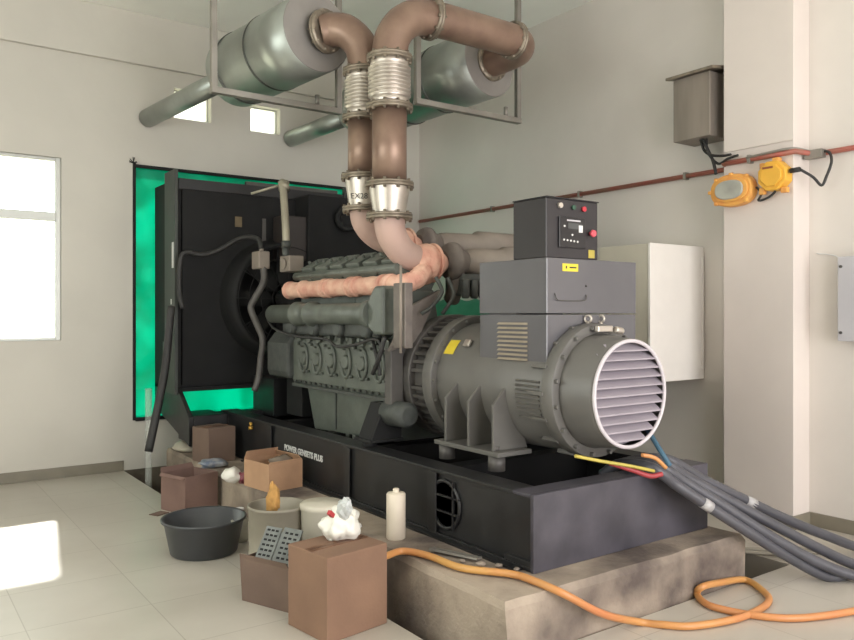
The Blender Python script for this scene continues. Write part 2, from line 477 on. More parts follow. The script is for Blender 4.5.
# ------------------------------------------------------------------ plinth
pl = MB().box(2.27, 4.11, 2.57, 7.45, -.42, .267)
bmesh.ops.subdivide_edges(pl.bm, edges=pl.bm.edges, cuts=40, use_grid_fill=True)
for v in pl.bm.verts:
    if v.co.y < 7.3: v.co += Vector((noise.noise(v.co * 4), noise.noise(v.co * 4 + Vector((9, 0, 0))), .35 * noise.noise(v.co * 3))) * .018
    e = max(0, v.co.z - .235)
    v.co.x += (1 if v.co.x < 2.4 else -1 if v.co.x > 4 else 0) * e * .5; v.co.y += (1 if v.co.y < 2.7 else 0) * e * .6
plinth = tag(pl.build('concrete_plinth', M_conc), 'rough grey concrete plinth under the generator skid', 'plinth')

# ------------------------------------------------------------------ generator set
G = thing('diesel_generator', 'large grey diesel generator with black skid, radiator and round louvred alternator end', 'generator', (3.33, 4.9, .267))
z0, zt = .267, .652
XL, XRs = 2.64, 4.06
# skid: two I-beams and an end beam
sk = MB()
for xa, xb, web in ((XL, XL + .16, XL + .02), (XRs - .16, XRs, XRs - .04)):
    sk.box(xa, xb, 2.80, 7.0, z0, z0 + .02).box(xa, xb, 2.80, 7.0, zt - .02, zt)
    sk.box(web, web + .02, 2.80, 7.0, z0 + .02, zt - .02)
sk.box(XL, XRs, 2.80, 3.0, z0 + .02, z0 + .05)
skid = sk.build('skid', M_black, G, bevel=.003)
MB().box(XL - .004, XRs + .004, 2.775, 2.80, z0, zt + .004).box(XL - .004, XRs + .004, 2.80, 2.93, zt - .015, zt + .004).build('end_beam', M_endbeam, skid, bevel=.004)
for y in (3.7, 4.5, 5.3, 6.1, 6.9):
    MB().box(XL + .04, XRs - .04, y, y + .12, z0 + .1, zt - .03).build('crossmember', M_blackm, skid, bevel=.004)
for y in (3.62, 4.62, 5.9):
    MB().box(XL + .002, XL + .02, y, y + .02, z0 + .02, zt - .02).box(XL - .004, XL + .003, y - .03, y + .05, z0 + .02, zt - .02).build('stiffener', M_black, skid, bevel=.002)
MB().box(XL + .05, XRs - .05, 2.95, 6.9, z0 + .03, z0 + .045).build('floor_plate', M_blackm, skid)
rg = MB(); c = (XL + .012, 3.52, .46)
rg.torus(c, (1, 0, 0), .135, .012, n=32)
rg.rev((XL + .02, 3.52, .46), (XL + .06, 3.52, .46), [(0, .13), (.03, .12), (.031, 0.001)], n=32)
rg.box(XL - .002, XL + .012, 3.38, 3.60, .415, .425).box(XL - .002, XL + .012, 3.38, 3.60, .505, .515).box(XL - .002, XL + .012, 3.43, 3.442, .33, .60)
rg.build('lifting_pocket', M_black, skid)
# debris flange lip along the bottom
MB().box(XL - .05, XL, 2.86, 6.4, z0 + .0, z0 + .012).build('bottom_lip', M_black, skid)
# lettering on the side of the beam: reads with the text running towards the viewer
Mt = Matrix(((0, 0, -1, XL + .0165), (-1, 0, 0, 5.66), (0, 1, 0, .468), (0, 0, 0, 1)))
text_mesh('POWER GENSETS PLUS', .063, Mt, 'lettering', M_letter, skid, extrude=.001, bold=.0022)
MB().cyl((XL - .02, 6.25, .585), (XL - .02, 6.25, .62), .012).cyl((XL - .02, 6.25, .56), (XL - .02, 6.25, .585), .02).build('drain_tap', mat('brass', (190, 150, 70), rough=.35, metal=.6), skid)

# alternator -----------------------------------------------------------
AX, AZ = 3.33, 1.117
a = MB()
a.rev((AX, 3.01, AZ), (AX, 4.12, AZ), [(0, .355), (.05, .36), (.06, .368), (1.0, .372), (1.11, .375)], n=64)
alt = a.build('alternator', M_alt, G)
a = MB()
a.rev((AX, 2.97, AZ), (AX, 3.5, AZ), [(0, .33), (.0, .375), (.035, .382), (.08, .382), (.085, .36), (.13, .36)], n=64)
for k in range(16):
    t = 2 * PI * (k + .5) / 16
    a.cyl((AX + .358 * math.cos(t), 2.945, AZ + .358 * math.sin(t)), (AX + .358 * math.cos(t), 2.972, AZ + .358 * math.sin(t)), .013, n=6)
    a.obox((AX + .375 * math.cos(t + .2), 3.09, AZ + .375 * math.sin(t + .2)), (.03, .12, .02), ry=-(t + .2))
a.build('end_ring', M_alt, alt, bevel=.002)
a = MB()
a.rev((AX, 2.755, AZ), (AX, 3.2, AZ), [(0, .283), (0.0, .292), (.02, .302), (.2, .318), (.23, .33)], n=64, cap0=False)
a.build('intake_drum', M_alt, alt)
a = MB()
a.torus((AX, 2.75, AZ), (0, 1, 0), .288, .011, n=64)
a.build('grille_rim', M_grille, alt)
a = MB()
for k in range(11):
    zz = AZ - .262 + .0485 * k + .01
    hw = math.sqrt(max(.0001, .284 ** 2 - (zz - AZ) ** 2))
    a.prism([(2.748, zz - .003), (2.752, zz + .004), (2.80, zz + .037), (2.796, zz + .030)], 'x', AX - hw, AX + hw)
a.build('grille', M_slat, alt)
MB().rev((AX, 2.815, AZ), (AX, 2.82, AZ), [(0, .283), (.004, .283)], n=48).build('grille_backing', mat('grille_mesh_grey', (148, 142, 150), rough=.6), alt)
a = MB()
a.rev((AX, 4.02, AZ), (AX, 4.2, AZ), [(0, .375), (0.0, .42), (.03, .425), (.09, .425), (.1, .40)], n=64)
for k in range(20):
    t = 2 * PI * k / 20
    a.cyl((AX + .4 * math.cos(t), 4.0, AZ + .4 * math.sin(t)), (AX + .4 * math.cos(t), 4.03, AZ + .4 * math.sin(t)), .011, n=6)
a.build('drive_flange', M_alt, alt, bevel=.002)
for xx, yy, rz in ((AX - .03, 3.03, .4), (AX + .1, 3.05, 0)):
    a = MB(); a.torus((xx, yy, AZ + .405), (1, .3, 0), .02, .007, n=20); a.cyl((xx, yy, AZ + .36), (xx, yy, AZ + .388), .011)
    a.build('eyebolt', M_steel, alt)
MB().obox((AX - .01, 2.93, AZ + .35), (.12, .03, .035), ry=0).cyl((AX + .06, 2.91, AZ + .345), (AX + .12, 2.91, AZ + .335), .02).build('terminal_clamp', M_steel, alt, bevel=.005)
# side vent panel, curved over the barrel
a = MB()
for k in range(9):
    zz = AZ - .15 + k * .026
    ang = math.asin((zz - AZ) / .37)
    xx = AX - .372 * math.cos(ang)
    a.obox((xx, 3.17, zz), (.010, .19, .012), ry=-.5)
a.build('side_louvre', M_alt, alt)
for sd_ in (-1, 1):
    for yc in (3.36, 3.585, 3.81):
        MB().prism([(AX + sd_ * .46, .765), (AX + sd_ * .2, .765), (AX + sd_ * .28, 1.0), (AX + sd_ * .36, 1.13), (AX + sd_ * .46, 1.03)], 'y', yc - .01, yc + .01).build('foot_gusset', M_alt, alt, bevel=.002)
    x1, x2 = sorted((AX + sd_ * .48, AX + sd_ * .22))
    MB().box(x1, x2, 3.29, 3.9, .738, .765).build('foot', M_alt, alt, bevel=.004)
    for yy in (3.36, 3.83):
        MB().cyl((AX + sd_ * .43, yy, .652), (AX + sd_ * .43, yy, .738), .05).cyl((AX + sd_ * .43, yy, .765), (AX + sd_ * .43, yy, .79), .02, n=6).build('mount', M_altd, alt)
# sticker curved on barrel
f = MB(); ang0 = math.radians(150)
pts = []
for k in range(5):
    t = math.radians(152 - k * 4.2)
    pts.append((AX + .3745 * math.cos(t), AZ + .3745 * math.sin(t)))
for k in range(4):
    v = [f.bm.verts.new((pts[k][0], 4.0, pts[k][1])), f.bm.verts.new((pts[k + 1][0], 4.0, pts[k + 1][1])),
         f.bm.verts.new((pts[k + 1][0], 3.90, pts[k + 1][1])), f.bm.verts.new((pts[k][0], 3.90, pts[k][1]))]
    f.bm.faces.new(v)
st = f.build('sticker', M_yel, alt); st['label'] = 'yellow warning sticker'
MB().obox((AX - .3, 3.79, AZ + .25), (.02, .06, .05), ry=.6).build('lifting_eye', M_steel, alt, bevel=.008)

# terminal box
bx0, bx1, by0, by1, bz0, bz1 = 3.0, 3.75, 3.055, 3.635, 1.235, 1.862
f = MB().box(bx0, bx1, by0, by1, 1.553, bz1).box(bx0 + .002, bx1 - .002, by0 + .002, by1 - .002, bz0, 1.547)
tb = f.build('terminal_box', M_box, G, bevel=.004)
f = MB(); 
for k in range(9):
    zz = 1.285 + k * .0255
    f.prism([(bx0 - .014, zz), (bx0 + .001, zz + .012), (bx0 + .001, zz - .001)], 'y', 3.21, 3.46)
f.build('louvre', mat('louvre_tan', (168, 156, 138), rough=.5), tb)
f = MB().box(bx0 + .12, bx0 + .245, by0 - .002, by0 + .001, 1.79, 1.833); f.build('sticker', M_yel, tb)
f = MB().box(bx0 + .145, bx0 + .155, by0 - .003, by0 - .001, 1.805, 1.82).box(bx0 + .175, bx0 + .23, by0 - .003, by0 - .001, 1.808, 1.816); f.build('sticker_print', M_black, tb)
f = MB().tube([(bx0 + .06, by0 - .002, 1.665), (bx0 + .065, by0 - .012, 1.635), (bx0 + .1, by0 - .014, 1.625), (bx0 + .27, by0 - .014, 1.625), (bx0 + .3, by0 - .012, 1.64), (bx0 + .31, by0 - .002, 1.66)], .003, n=8)
f.ball((bx0 + .31, by0 - .003, 1.71), .006)
f.build('handle', M_altd, tb)
f = MB().box(bx0 + .3, bx1 - .03, by1, 3.9, 1.3, 1.8); f.build('rear_box', M_box, tb, bevel=.005)

# control panel on top
cx0, cx1, cy0, cy1, cz0, cz1 = 3.0, 3.415, 3.06, 3.33, 1.862, 2.195
cp = MB().box(cx0, cx1, cy0, cy1, cz0, cz1).build('control_panel', mat('panel_black', (42, 39, 41), rough=.45, var=.08), G, bevel=.006)


def fx(a): return cx0 + a * (cx1 - cx0)      # across the front
def fz(b_): return cz1 - b_ * (cz1 - cz0)


ff = cy0
M_bez = mat('bezel_black', (34, 32, 34), rough=.35)
MB().box(fx(.22), fx(.72), ff - .012, ff, fz(.82), fz(.30)).build('controller', M_bez, cp, bevel=.003)
MB().box(fx(.38), fx(.66), ff - .014, ff - .012, fz(.50), fz(.40)).build('display', mat('display_grey', (78, 80, 80), rough=.2), cp)
MB().box(fx(.585), fx(.66), ff - .015, ff - .0135, fz(.55), fz(.43)).build('white_label', M_letter, cp)
MB().box(fx(.36), fx(.62), ff - .0135, ff - .0115, fz(.37), fz(.345)).build('printed_strip', M_panelgrey, cp)
for k in range(5):
    MB().cyl((fx(.30 + .065 * k), ff - .016, fz(.69 + .005 * k)), (fx(.30 + .065 * k), ff - .012, fz(.69 + .005 * k)), .006, n=10).build('push_button', M_letter, cp)
MB().cyl((fx(.31), ff - .016, fz(.46)), (fx(.31), ff - .012, fz(.46)), .006, n=10).cyl((fx(.46), ff - .016, fz(.60)), (fx(.46), ff - .012, fz(.60)), .006, n=10).build('indicator', M_letter, cp)
MB().cyl((fx(.24), ff - .018, fz(.12)), (fx(.24), ff, fz(.12)), .015).build('key_switch', M_steel, cp)
MB().cyl((fx(.50), ff - .015, fz(.13)), (fx(.50), ff, fz(.13)), .013).build('green_lamp', mat('green_lens', (60, 92, 76), rough=.2), cp)
MB().cyl((fx(.70), ff - .015, fz(.14)), (fx(.70), ff, fz(.14)), .015).build('red_lamp', M_red, cp)
MB().rev((fx(.84), ff - .035, fz(.55)), (fx(.84), ff, fz(.55)), [(0, .018), (.012, .022), (.02, .012), (.035, .012)], n=20).build('emergency_stop', mat('stop_red', (206, 84, 96), rough=.35), cp)
MB().box(fx(.81), fx(.93), ff - .002, ff, fz(.97), fz(.83)).build('rating_label', mat('olive_label', (178, 162, 72), rough=.5), cp)
MB().box(cx0 - .004, cx1 + .004, cy0 - .006, cy1, cz1, cz1 + .006).build('lid_lip', M_bez, cp)

# engine --------------------------------------------------------------
EX = 3.33
eb = MB()
eb.prism([(2.92, .95), (2.90, 1.0), (2.90, 1.33), (2.98, 1.42), (2.98, 1.72), (3.68, 1.72), (3.68, 1.42), (3.76, 1.33), (3.76, 1.0), (3.74, .95)], 'y', 5.1, 6.02)
eb.prism([(2.92, .95), (2.90, 1.0), (2.90, 1.33), (2.98, 1.42), (2.98, 1.72), (3.2, 1.72), (3.25, 1.45), (3.68, 1.42), (3.76, 1.33), (3.76, 1.0), (3.74, .95)], 'y', 4.38, 5.1)
blk = eb.build('engine_block', M_eng, G, bevel=.01)
for k in range(6):
    yc = 4.62 + k * .235
    f = MB()
    pts = []
    for t in range(0, 21):
        an = math.radians(60 + 15 * t)
        pts.append((2.893, yc + .07 * math.cos(an), 1.185 + .115 * math.sin(an)))
    f.tube(pts, .014, n=6, sm=1)
    f.rev((2.875, yc, 1.185), (2.91, yc, 1.185), [(0, .045), (.012, .055), (.03, .055)], n=14)
    f.cyl((2.87, yc - .09, 1.08), (2.9, yc - .09, 1.08), .012, n=6).cyl((2.87, yc + .09, 1.3), (2.9, yc + .09, 1.3), .012, n=6)
    f.build('inspection_cover', M_eng, blk)
f = MB()
for k in range(18):
    f.cyl((2.885, 4.45 + k * .088, .985), (2.905, 4.45 + k * .088, .985), .011, n=6)
f.box(2.888, 2.91, 4.38, 6.0, .94, .965)
f.build('sump_rail', M_engd, blk)
# oil filler lumps above covers
for k in range(9):
    yy = 4.5 + k * .17
    f = MB().obox((2.90, yy, 1.345 + .02 * noise.noise(Vector((k * 3.3, 0, 0)))), (.04, .06, .05), rx=random.uniform(-.4, .4))
    f.cyl((2.87, yy + .03, 1.36), (2.91, yy + .03, 1.36), .016, n=8)
    f.build('tappet_lug', M_eng, blk)

op = MB().prism([(4.50, .655), (5.72, .60), (5.86, .95), (4.38, .95)], 'x', 2.955, 3.70)
pan = op.build('oil_pan', M_eng, G, bevel=.012)
MB().box(2.946, 2.957, 5.34, 5.355, .64, .93).build('pan_seam', M_engd, pan)
for yy in (5.62, 5.2, 5.1):
    MB().cyl((2.98, yy, .59), (2.98, yy, .64), .022, n=8).build('drain_plug', M_eng, pan)
gc = MB().prism([(2.86, 1.0), (2.84, 1.06), (2.84, 1.30), (2.92, 1.40), (3.74, 1.40), (3.82, 1.3), (3.82, 1.0)], 'y', 6.0, 6.42)
gcase = gc.build('gear_case', M_engd, G, bevel=.025)
MB().box(3.0, 3.66, 6.05, 6.35, .655, 1.0).build('front_mount', M_blackm, gcase, bevel=.01)

# darker casting below the charge pipe
f = MB().box(2.84, 2.99, 4.55, 6.1, 1.38, 1.50)
for k in range(4):
    yy = 4.68 + k * .4
    f.rev((2.80, yy, 1.44), (2.86, yy, 1.44), [(0, .05), (.01, .07), (.06, .07)], n=16)
f.build('oil_cooler', M_engd, G, bevel=.02)
# cylinder heads, left and right banks
for s, nm in ((-1, 'l'), (1, 'r')):
    for k in range(0 if s < 0 else 3, 6):
        yc = 4.50 + k * .25
        f = MB()
        f.obox((EX + s * .31, yc, 1.84), (.25, .225, .20), ry=s * .5)
        f.obox((EX + s * .345, yc, 1.945), (.19, .19, .06), ry=s * .5)
        f.cyl((EX + s * .36, yc - .06, 1.96), (EX + s * .38, yc - .06, 1.99), .014, n=6)
        f.cyl((EX + s * .36, yc + .06, 1.96), (EX + s * .38, yc + .06, 1.99), .014, n=6)
        f.build('cylinder_head', M_eng, G, bevel=.014)
f = MB().box(3.1, 3.56, 5.1, 6.0, 1.6, 1.84); f.build('valley_cover', M_engd, G, bevel=.02)
# coolant rail
f = MB().tube([(2.90, 4.38, 1.865), (2.90, 5.2, 1.865), (2.90, 5.95, 1.865)], .034, n=14, sm=1)
f.build('coolant_rail', M_eng, G)
# lagged exhaust manifold
f = MB()
pts = [(2.865, 6.02, 1.75), (2.865, 5.5, 1.75), (2.865, 5.0, 1.75), (2.87, 4.5, 1.75), (2.90, 4.36, 1.755), (2.98, 4.30, 1.78), (3.08, 4.33, 1.85)]
f.tube(pts, lambda t: .066 + .002 * math.sin(t * 75) + .002 * math.sin(t * 190), n=18, sm=14)
man = f.build('exhaust_manifold', M_pink, G)
for y in (5.98, 5.72, 5.36, 5.28, 4.95, 4.86, 4.5, 4.42):
    f = MB().rev((2.865, y - .018, 1.75), (2.865, y + .018, 1.75), [(0, .06), (.005, .077), (.03, .077), (.036, .06)], n=18)
    f.build('lagging_band', M_pink, man)
for k in range(6):
    yy = 4.55 + .262 * k
    f = MB().tube([(2.865, yy, 1.76), (2.95, yy, 1.8), (3.02, yy, 1.83)], .035, n=10)
    f.build('exhaust_branch', M_engd, man)

# charge air pipe along the engine
f = MB().rev((2.80, 4.52, 1.55), (2.80, 6.2, 1.55), [(0, .10), (.06, .10), (.16, .078), (.9, .078), (.91, .10), (.94, .10), (.96, .084), (1.14, .084), (1.15, .10), (1.19, .10), (1.21, .078), (1.66, .078)], n=28)
f.build('charge_air_pipe', M_eng, G)
cap_ = MB().prism([(4.33, 1.41), (4.44, 1.41), (4.53, 1.46), (4.53, 1.64), (4.44, 1.74), (4.33, 1.74)], 'x', 2.74, 2.93)
cap_.build('pipe_end_housing', M_eng, G, bevel=.02)
MB().box(2.74, 2.80, 4.06, 4.20, 1.33, 1.75).build('flange_plate', M_turbo, G, bevel=.006)
MB().cyl((2.72, 4.08, 1.30), (2.72, 4.08, 1.86), .009, n=8).build('dipstick_tube', M_duct, G)
f = MB().tube([(2.82, 6.35, 1.50), (2.78, 6.1, 1.42), (2.78, 5.7, 1.37), (2.775, 5.2, 1.36), (2.77, 5.0, 1.31), (2.77, 4.75, 1.33), (2.76, 4.45, 1.38), (2.76, 4.35, 1.30)], .011, n=8)
f.build('wiring_harness', M_rubber, G)
f = MB().tube([(2.70, 4.24, 1.40), (2.69, 4.3, 1.25), (2.72, 4.42, 1.15)], .016, n=8).tube([(2.80, 4.55, 1.37), (2.74, 4.4, 1.25), (2.74, 4.36, 1.14)], .013, n=8)
f.build('cable_bundle', M_rubber, G)
# flywheel housing and slotted coupling guard
f = MB().box(2.88, 3.78, 4.36, 4.40, .95, 1.45)
f.prism([(EX + .43 * math.cos(t * PI / 16), AZ + .0 + .43 * math.sin(t * PI / 16)) for t in range(32)], 'y', 4.26, 4.38)
fh = f.build('flywheel_housing', M_altd, G, bevel=.006)
MB().box(2.80, 2.90, 4.32, 4.40, .86, 1.32).build('rear_bracket', M_altd, fh, bevel=.006)
cg = MB()
cg.rev((AX, 4.10, AZ), (AX, 4.30, AZ), [(0, .36), (.18, .38)], n=48, cap0=False, cap1=False)
for k in range(44):
    t = 2 * PI * k / 44
    if k % 11 in (0,): continue
    cg.obox((AX + .395 * math.cos(t), 4.2, AZ + .395 * math.sin(t)), (.035, .2, .022), ry=-t)
cg.build('coupling_guard', M_altd, G)
MB().rev((2.86, 4.18, .88), (2.86, 4.62, .88), [(0, .06), (.03, .085), (.25, .09), (.27, .06), (.42, .055)], n=24).build('starter_motor', M_engd, G)
ft = MB().prism([(2.70, .70), (2.94, .70), (2.94, .94), (2.80, .94)], 'y', 4.40, 4.42)
ft.prism([(2.70, .70), (2.94, .70), (2.94, .94), (2.80, .94)], 'y', 4.56, 4.58).box(2.68, 2.94, 4.38, 4.60, .685, .705)
ft.prism([(2.70, .705), (2.715, .705), (2.82, .94), (2.80, .94)], 'y', 4.42, 4.56)
ft.cyl((2.74, 4.49, .652), (2.74, 4.49, .69), .05)
ft.build('engine_mount', M_blackm, G, bevel=.003)

# turbochargers: turbine (lagged) + compressor + intake duct
for (tx, ty, tz, R) in ((3.14, 4.40, 1.91, .122), (3.17, 4.76, 2.06, .115)):
    f = MB()
    f.rev((tx - .12, ty, tz), (tx + .16, ty, tz), [(0, .06), (.01, R * .75), (.05, R), (.12, R * 1.08), (.19, R), (.24, R * .7), (.28, .06)], n=32)
    f.torus((tx + .0, ty, tz - .01), (1, 0, 0), R * .82, R * .38, n=32, m=14)
    for rr_ in (.35, .6): f.torus((tx - .105 + .1 * rr_ * .3, ty, tz), (1, 0, 0), R * rr_, .012, n=28)
    f.torus((tx + .06, ty, tz), (1, 0, 0), R * 1.06, .012, n=32)
    tu = f.build('turbocharger', M_pink, G)
    f = MB()
    f.rev((tx + .16, ty, tz + .02), (tx + .5, ty, tz + .02), [(0, .07), (.02, .07), (.03, R * .98), (.06, R * 1.12), (.09, R * 1.12), (.10, R * .85), (.13, R * .8), (.14, .09), (.18, .085)], n=32)
    f.build('compressor_housing', M_turbo, tu)
    f = MB()
    f.rev((tx + .3, ty, tz + .02), (tx + 1, ty, tz + .02), [(0, .085), (.06, .085), (.07, .095), (.10, .095), (.11, .10), (.42, .105), (.43, .13), (.9, .13)], n=28)
    f.build('intake_duct', M_duct, tu)
f = MB().tube([(3.42, 4.40, 1.86), (3.42, 4.42, 1.74), (3.45, 4.5, 1.66)], .06, n=14); f.build('charge_elbow', M_turbo, G)
f = MB().box(3.40, 3.60, 4.32, 4.52, 1.68, 1.84)
for k in range(3): f.cyl((3.42 + .08 * k, 4.30, 1.66), (3.42 + .08 * k, 4.30, 1.80), .03)
f.build('charge_cooler', M_engd, G, bevel=.015)
f = MB().tube([(3.1, 4.22, 1.80), (3.12, 4.18, 1.7), (3.05, 4.2, 1.6), (3.0, 4.25, 1.55)], .014, n=8).tube([(3.2, 4.22, 1.80), (3.22, 4.18, 1.68), (3.14, 4.2, 1.55)], .014, n=8)
f.build('oil_pipe', M_engd, G)
f = MB().prism([(2.78, 1.30), (3.0, 1.36), (3.2, 1.72), (2.95, 1.60)], 'y', 4.3, 4.34); f.build('heat_shield', M_turbo, G, bevel=.004)

# lower legs of the exhaust bends leaving the turbines
# (the stacks above are separate pipework bolted to them)

# thermostat end of the engine, hoses and breather
f = MB().box(2.92, 3.06, 6.12, 6.32, 1.92, 2.06).cyl((2.92, 6.22, 1.99), (2.90, 6.22, 1.99), .05)
f.build('thermostat_housing', M_duct, G, bevel=.015)
f = MB().box(2.81, 2.92, 6.52, 6.69, 1.96, 2.12).cyl((2.87, 6.6, 2.12), (2.87, 6.6, 2.15), .02)
f.build('header_fitting', M_duct, G, bevel=.012)
f = MB().tube([(2.87, 6.6, 2.14), (2.86, 6.66, 2.24), (2.78, 6.85, 2.26), (2.60, 7.0, 2.14), (2.45, 7.02, 2.10), (2.34, 7.05, 2.12), (2.28, 7.06, 2.05), (2.27, 7.06, 1.75), (2.30, 7.06, 1.6)], .022, n=10)
f.build('coolant_hose', M_rubber, G)
f = MB().tube([(2.87, 6.55, 1.98), (2.86, 6.53, 1.84), (2.79, 6.55, 1.70), (2.76, 6.58, 1.60), (2.80, 6.53, 1.45), (2.83, 6.48, 1.32), (2.82, 6.5, 1.15), (2.80, 6.5, .98), (2.76, 6.5, .86)], .030, n=10)
f.build('lower_coolant_pipe', M_altd, G)
f = MB().cyl((2.980, 6.300, 1.980), (2.960, 6.300, 2.180), .03).cyl((2.975, 6.300, 2.140), (2.975, 6.300, 2.200), .042)
f.build('breather_base', M_engd, G)
f = MB().tube([(2.975, 6.300, 2.180), (2.980, 6.330, 2.380), (3.000, 6.420, 2.710), (3.030, 6.500, 2.740), (3.150, 6.700, 2.730)], .034, n=12, sm=5)
f.tube([(3.015, 6.450, 2.730), (2.770, 6.600, 2.640)], .012, n=8, sm=1).cyl((3.010, 6.420, 2.670), (3.015, 6.440, 2.750), .05)
f.build('breather_pipe', mat('galvanised_pipe', (168, 162, 144), rough=.45, metal=.4, var=.1), G)

# radiator ------------------------------------------------------------
rd = MB()
rd.box(2.29, 2.33, 7.20, 7.9, .82, 2.82).box(4.06, 4.10, 7.20, 7.9, .82, 2.82)
rd.box(2.33, 4.06, 7.20, 7.9, 2.78, 2.82).box(2.33, 4.06, 7.20, 7.9, .82, .86)
rad = rd.build('radiator', M_blackm, G, bevel=.004)
MB().box(2.33, 4.06, 7.245, 7.75, .86, 2.78).build('core', M_core, rad)
MB().box(2.26, 2.292, 7.17, 7.48, .80, 2.90).build('corner_post', M_greysheet, rad, bevel=.004)
MB().box(4.06, 4.12, 7.17, 7.22, .80, 2.90).build('corner_post', M_greysheet, rad, bevel=.004)
MB().box(2.30, 4.10, 7.18, 7.21, 2.72, 2.82).build('top_flange', M_black, rad, bevel=.003)
sh = MB()
pr0 = [(2.40, 1.0), (2.40, 2.72), (4.0, 2.72), (4.0, 1.0)]
sh.rev((3.3, 6.96, 1.7), (3.3, 7.24, 1.7), [(0, .52), (.0, .55), (.12, .56), (.27, .62)], n=48, cap0=False)
sh.box(2.34, 4.05, 7.19, 7.24, .88, 2.72)
sh.build('fan_shroud', M_blackm, rad)
fb = MB()
for k in range(8):
    t = 2 * PI * k / 8
    fb.obox((3.3 + .29 * math.cos(t), 7.04, 1.7 + .29 * math.sin(t)), (.44, .012, .15), ry=-t, rx=.0)
fb.cyl((3.3, 6.6, 1.7), (3.3, 7.06, 1.7), .1)
fb.build('fan', M_blackm, rad)
fg = MB()
for R in (.16, .28, .40, .51):
    fg.torus((3.3, 6.95, 1.7), (0, 1, 0), R, .005, n=40, m=5)
for k in range(12):
    t = 2 * PI * k / 12
    fg.cyl((3.3, 6.95, 1.7), (3.3 + .53 * math.cos(t), 6.95, 1.7 + .53 * math.sin(t)), .004, n=5)
fg.build('fan_guard', M_blackm, rad)
for x in (2.29, 4.06):
    MB().prism([(7.9, .62), (6.86, .36), (6.86, .62), (7.2, .86), (7.9, .86)], 'x', x, x + .04).build('side_gusset', M_black, rad, bevel=.004)
MB().box(2.33, 4.06, 6.86, 7.0, .34, .63).box(2.335, 2.635, 6.84, 7.3, .37, .625).box(3.0, 3.9, 6.62, 7.1, .60, .95).build('base_beam', M_black, rad, bevel=.004)
MB().box(2.285, 2.2895, 7.40, 7.62, 1.0, 1.28).build('caution_panel', M_greysheet, rad)
MB().box(2.2575, 2.26, 7.20, 7.25, 1.98, 2.22).build('white_label', M_letter, rad)
MB().box(2.2575, 2.26, 7.26, 7.285, 1.64, 1.69).build('white_label', M_letter, rad)
MB().box(2.85, 2.92, 7.182, 7.186, 2.40, 2.50).build('paper_tag', mat('aged_label', (112, 98, 74), rough=.7), rad)
MB().box(3.13, 3.17, 7.178, 7.184, 2.08, 2.50).build('sight_glass', M_altd, rad)
MB().box(3.24, 4.10, 6.95, 7.17, 2.08, 2.52).build('header_tank', mat('dark_brown_paint', (52, 46, 44), rough=.5, var=.1), rad, bevel=.01)
MB().box(3.5, 4.44, 6.9, 7.4, 1.5, 2.74).build('rear_duct', M_blackm, rad, bevel=.01)
f = MB().torus((3.9, 6.8, 2.52), (.5, 1, 0), .11, .03, n=24).cyl((3.9, 6.84, 2.52), (3.95, 6.95, 2.52), .1)
f.build('filler_neck', M_blackm, rad)
MB().box(2.98, 4.0, 7.215, 7.26, 2.822, 2.86).build('cover_strip', M_altd, rad)

# ------------------------------------------------------------------ exhaust stacks
NX, NY = 2.84, 4.40
FX, FY = 2.855, 4.76
R_P = .118
SA = Vector((2.60, 4.99, 3.59)); SAe = Vector((2.23, 7.935, 3.52))     # silencer one: cap point and wall point
SB = Vector((4.175, 4.93, 3.66)); SBe = Vector((3.80, 7.935, 3.52))


def stack(name, label, x, y, zs, top_pts, tx, ty, tz, scale):
    T = thing(name, label, 'exhaust pipe', (x, y, tz))
    zf0, zb1, zb0, zc1, zc0 = zs
    R = R_P * scale
    f = MB().cyl((x, y, zc1), (x, y, zb0 - .03), R, n=32); f.build('riser', M_pipe, T)
    f = MB().tube(top_pts, R * 1.03, n=28, sm=10); f.build('top_bend', M_pipe, T)
    # bellows
    prof = [(0, R * 1.08)]
    nb = 8; Lb = zb1 - zb0 - .10
    prof.append((.05, R * 1.08))
    for k in range(nb):
        q = .05 + Lb * k / nb
        prof += [(q + Lb / nb * .14, R * .98), (q + Lb / nb * .38, R * 1.24), (q + Lb / nb * .62, R * 1.24), (q + Lb / nb * .86, R * .98)]
    prof += [(zb1 - zb0 - .05, R * 1.1), (zb1 - zb0, R * 1.1)]
    f = MB().rev((x, y, zb0), (x, y, zb1), prof, n=36); f.build('bellows', M_steel, T)

    def flange(p, ax, RR, th=.018):
        ax = Vector(ax).normalized(); p = Vector(p)
        g_ = MB().rev(p - ax * th, p + ax * th, [(0, RR * .8), (0, RR), (th * .8, RR), (th * .85, RR * .96), (th * 1.15, RR * .96), (th * 1.2, RR), (2 * th, RR), (2 * th, RR * .8)], n=36)
        a_ = ax.orthogonal().normalized(); b__ = ax.cross(a_)
        for k in range(10):
            d = (a_ * math.cos(2 * PI * k / 10) + b__ * math.sin(2 * PI * k / 10)) * RR * .9
            g_.cyl(p + d - ax * (th + .016), p + d + ax * (th + .016), .011, n=6)
        return g_.build('flange', M_stain, T)
    flange((x, y, zb1 + .01), (0, 0, 1), R * 1.32); flange((x, y, zb0 - .015), (0, 0, 1), R * 1.36)
    flange((x, y, zc1), (0, 0, 1), R * 1.42)
    flange((x, y, zc0), (0, 0, 1), R * 1.34)
    f = MB().rev((x, y, zc0), (x, y, zc1), [(0, R * .92), (.03, R * .95), (zc1 - zc0 - .02, R * 1.18), (zc1 - zc0, R * 1.18)], n=32)
    cone = f.build('reducer', M_steel, T)
    # lower bend to the turbine
    dx_ = tx - x; dz_ = zc0 - tz
    p = [(x, y, zc0)] + [(x + dx_ * q0, y, zc0 - dz_ * q1) for q0, q1 in ((.03, .32), (.18, .62), (.45, .87), (.75, .97), (1.0, 1.0))]
    f = MB().tube(p, lambda t_: R * (.90 - .1 * t_), n=26, sm=8); f.build('lower_bend', M_elb, T)
    return T, flange, cone


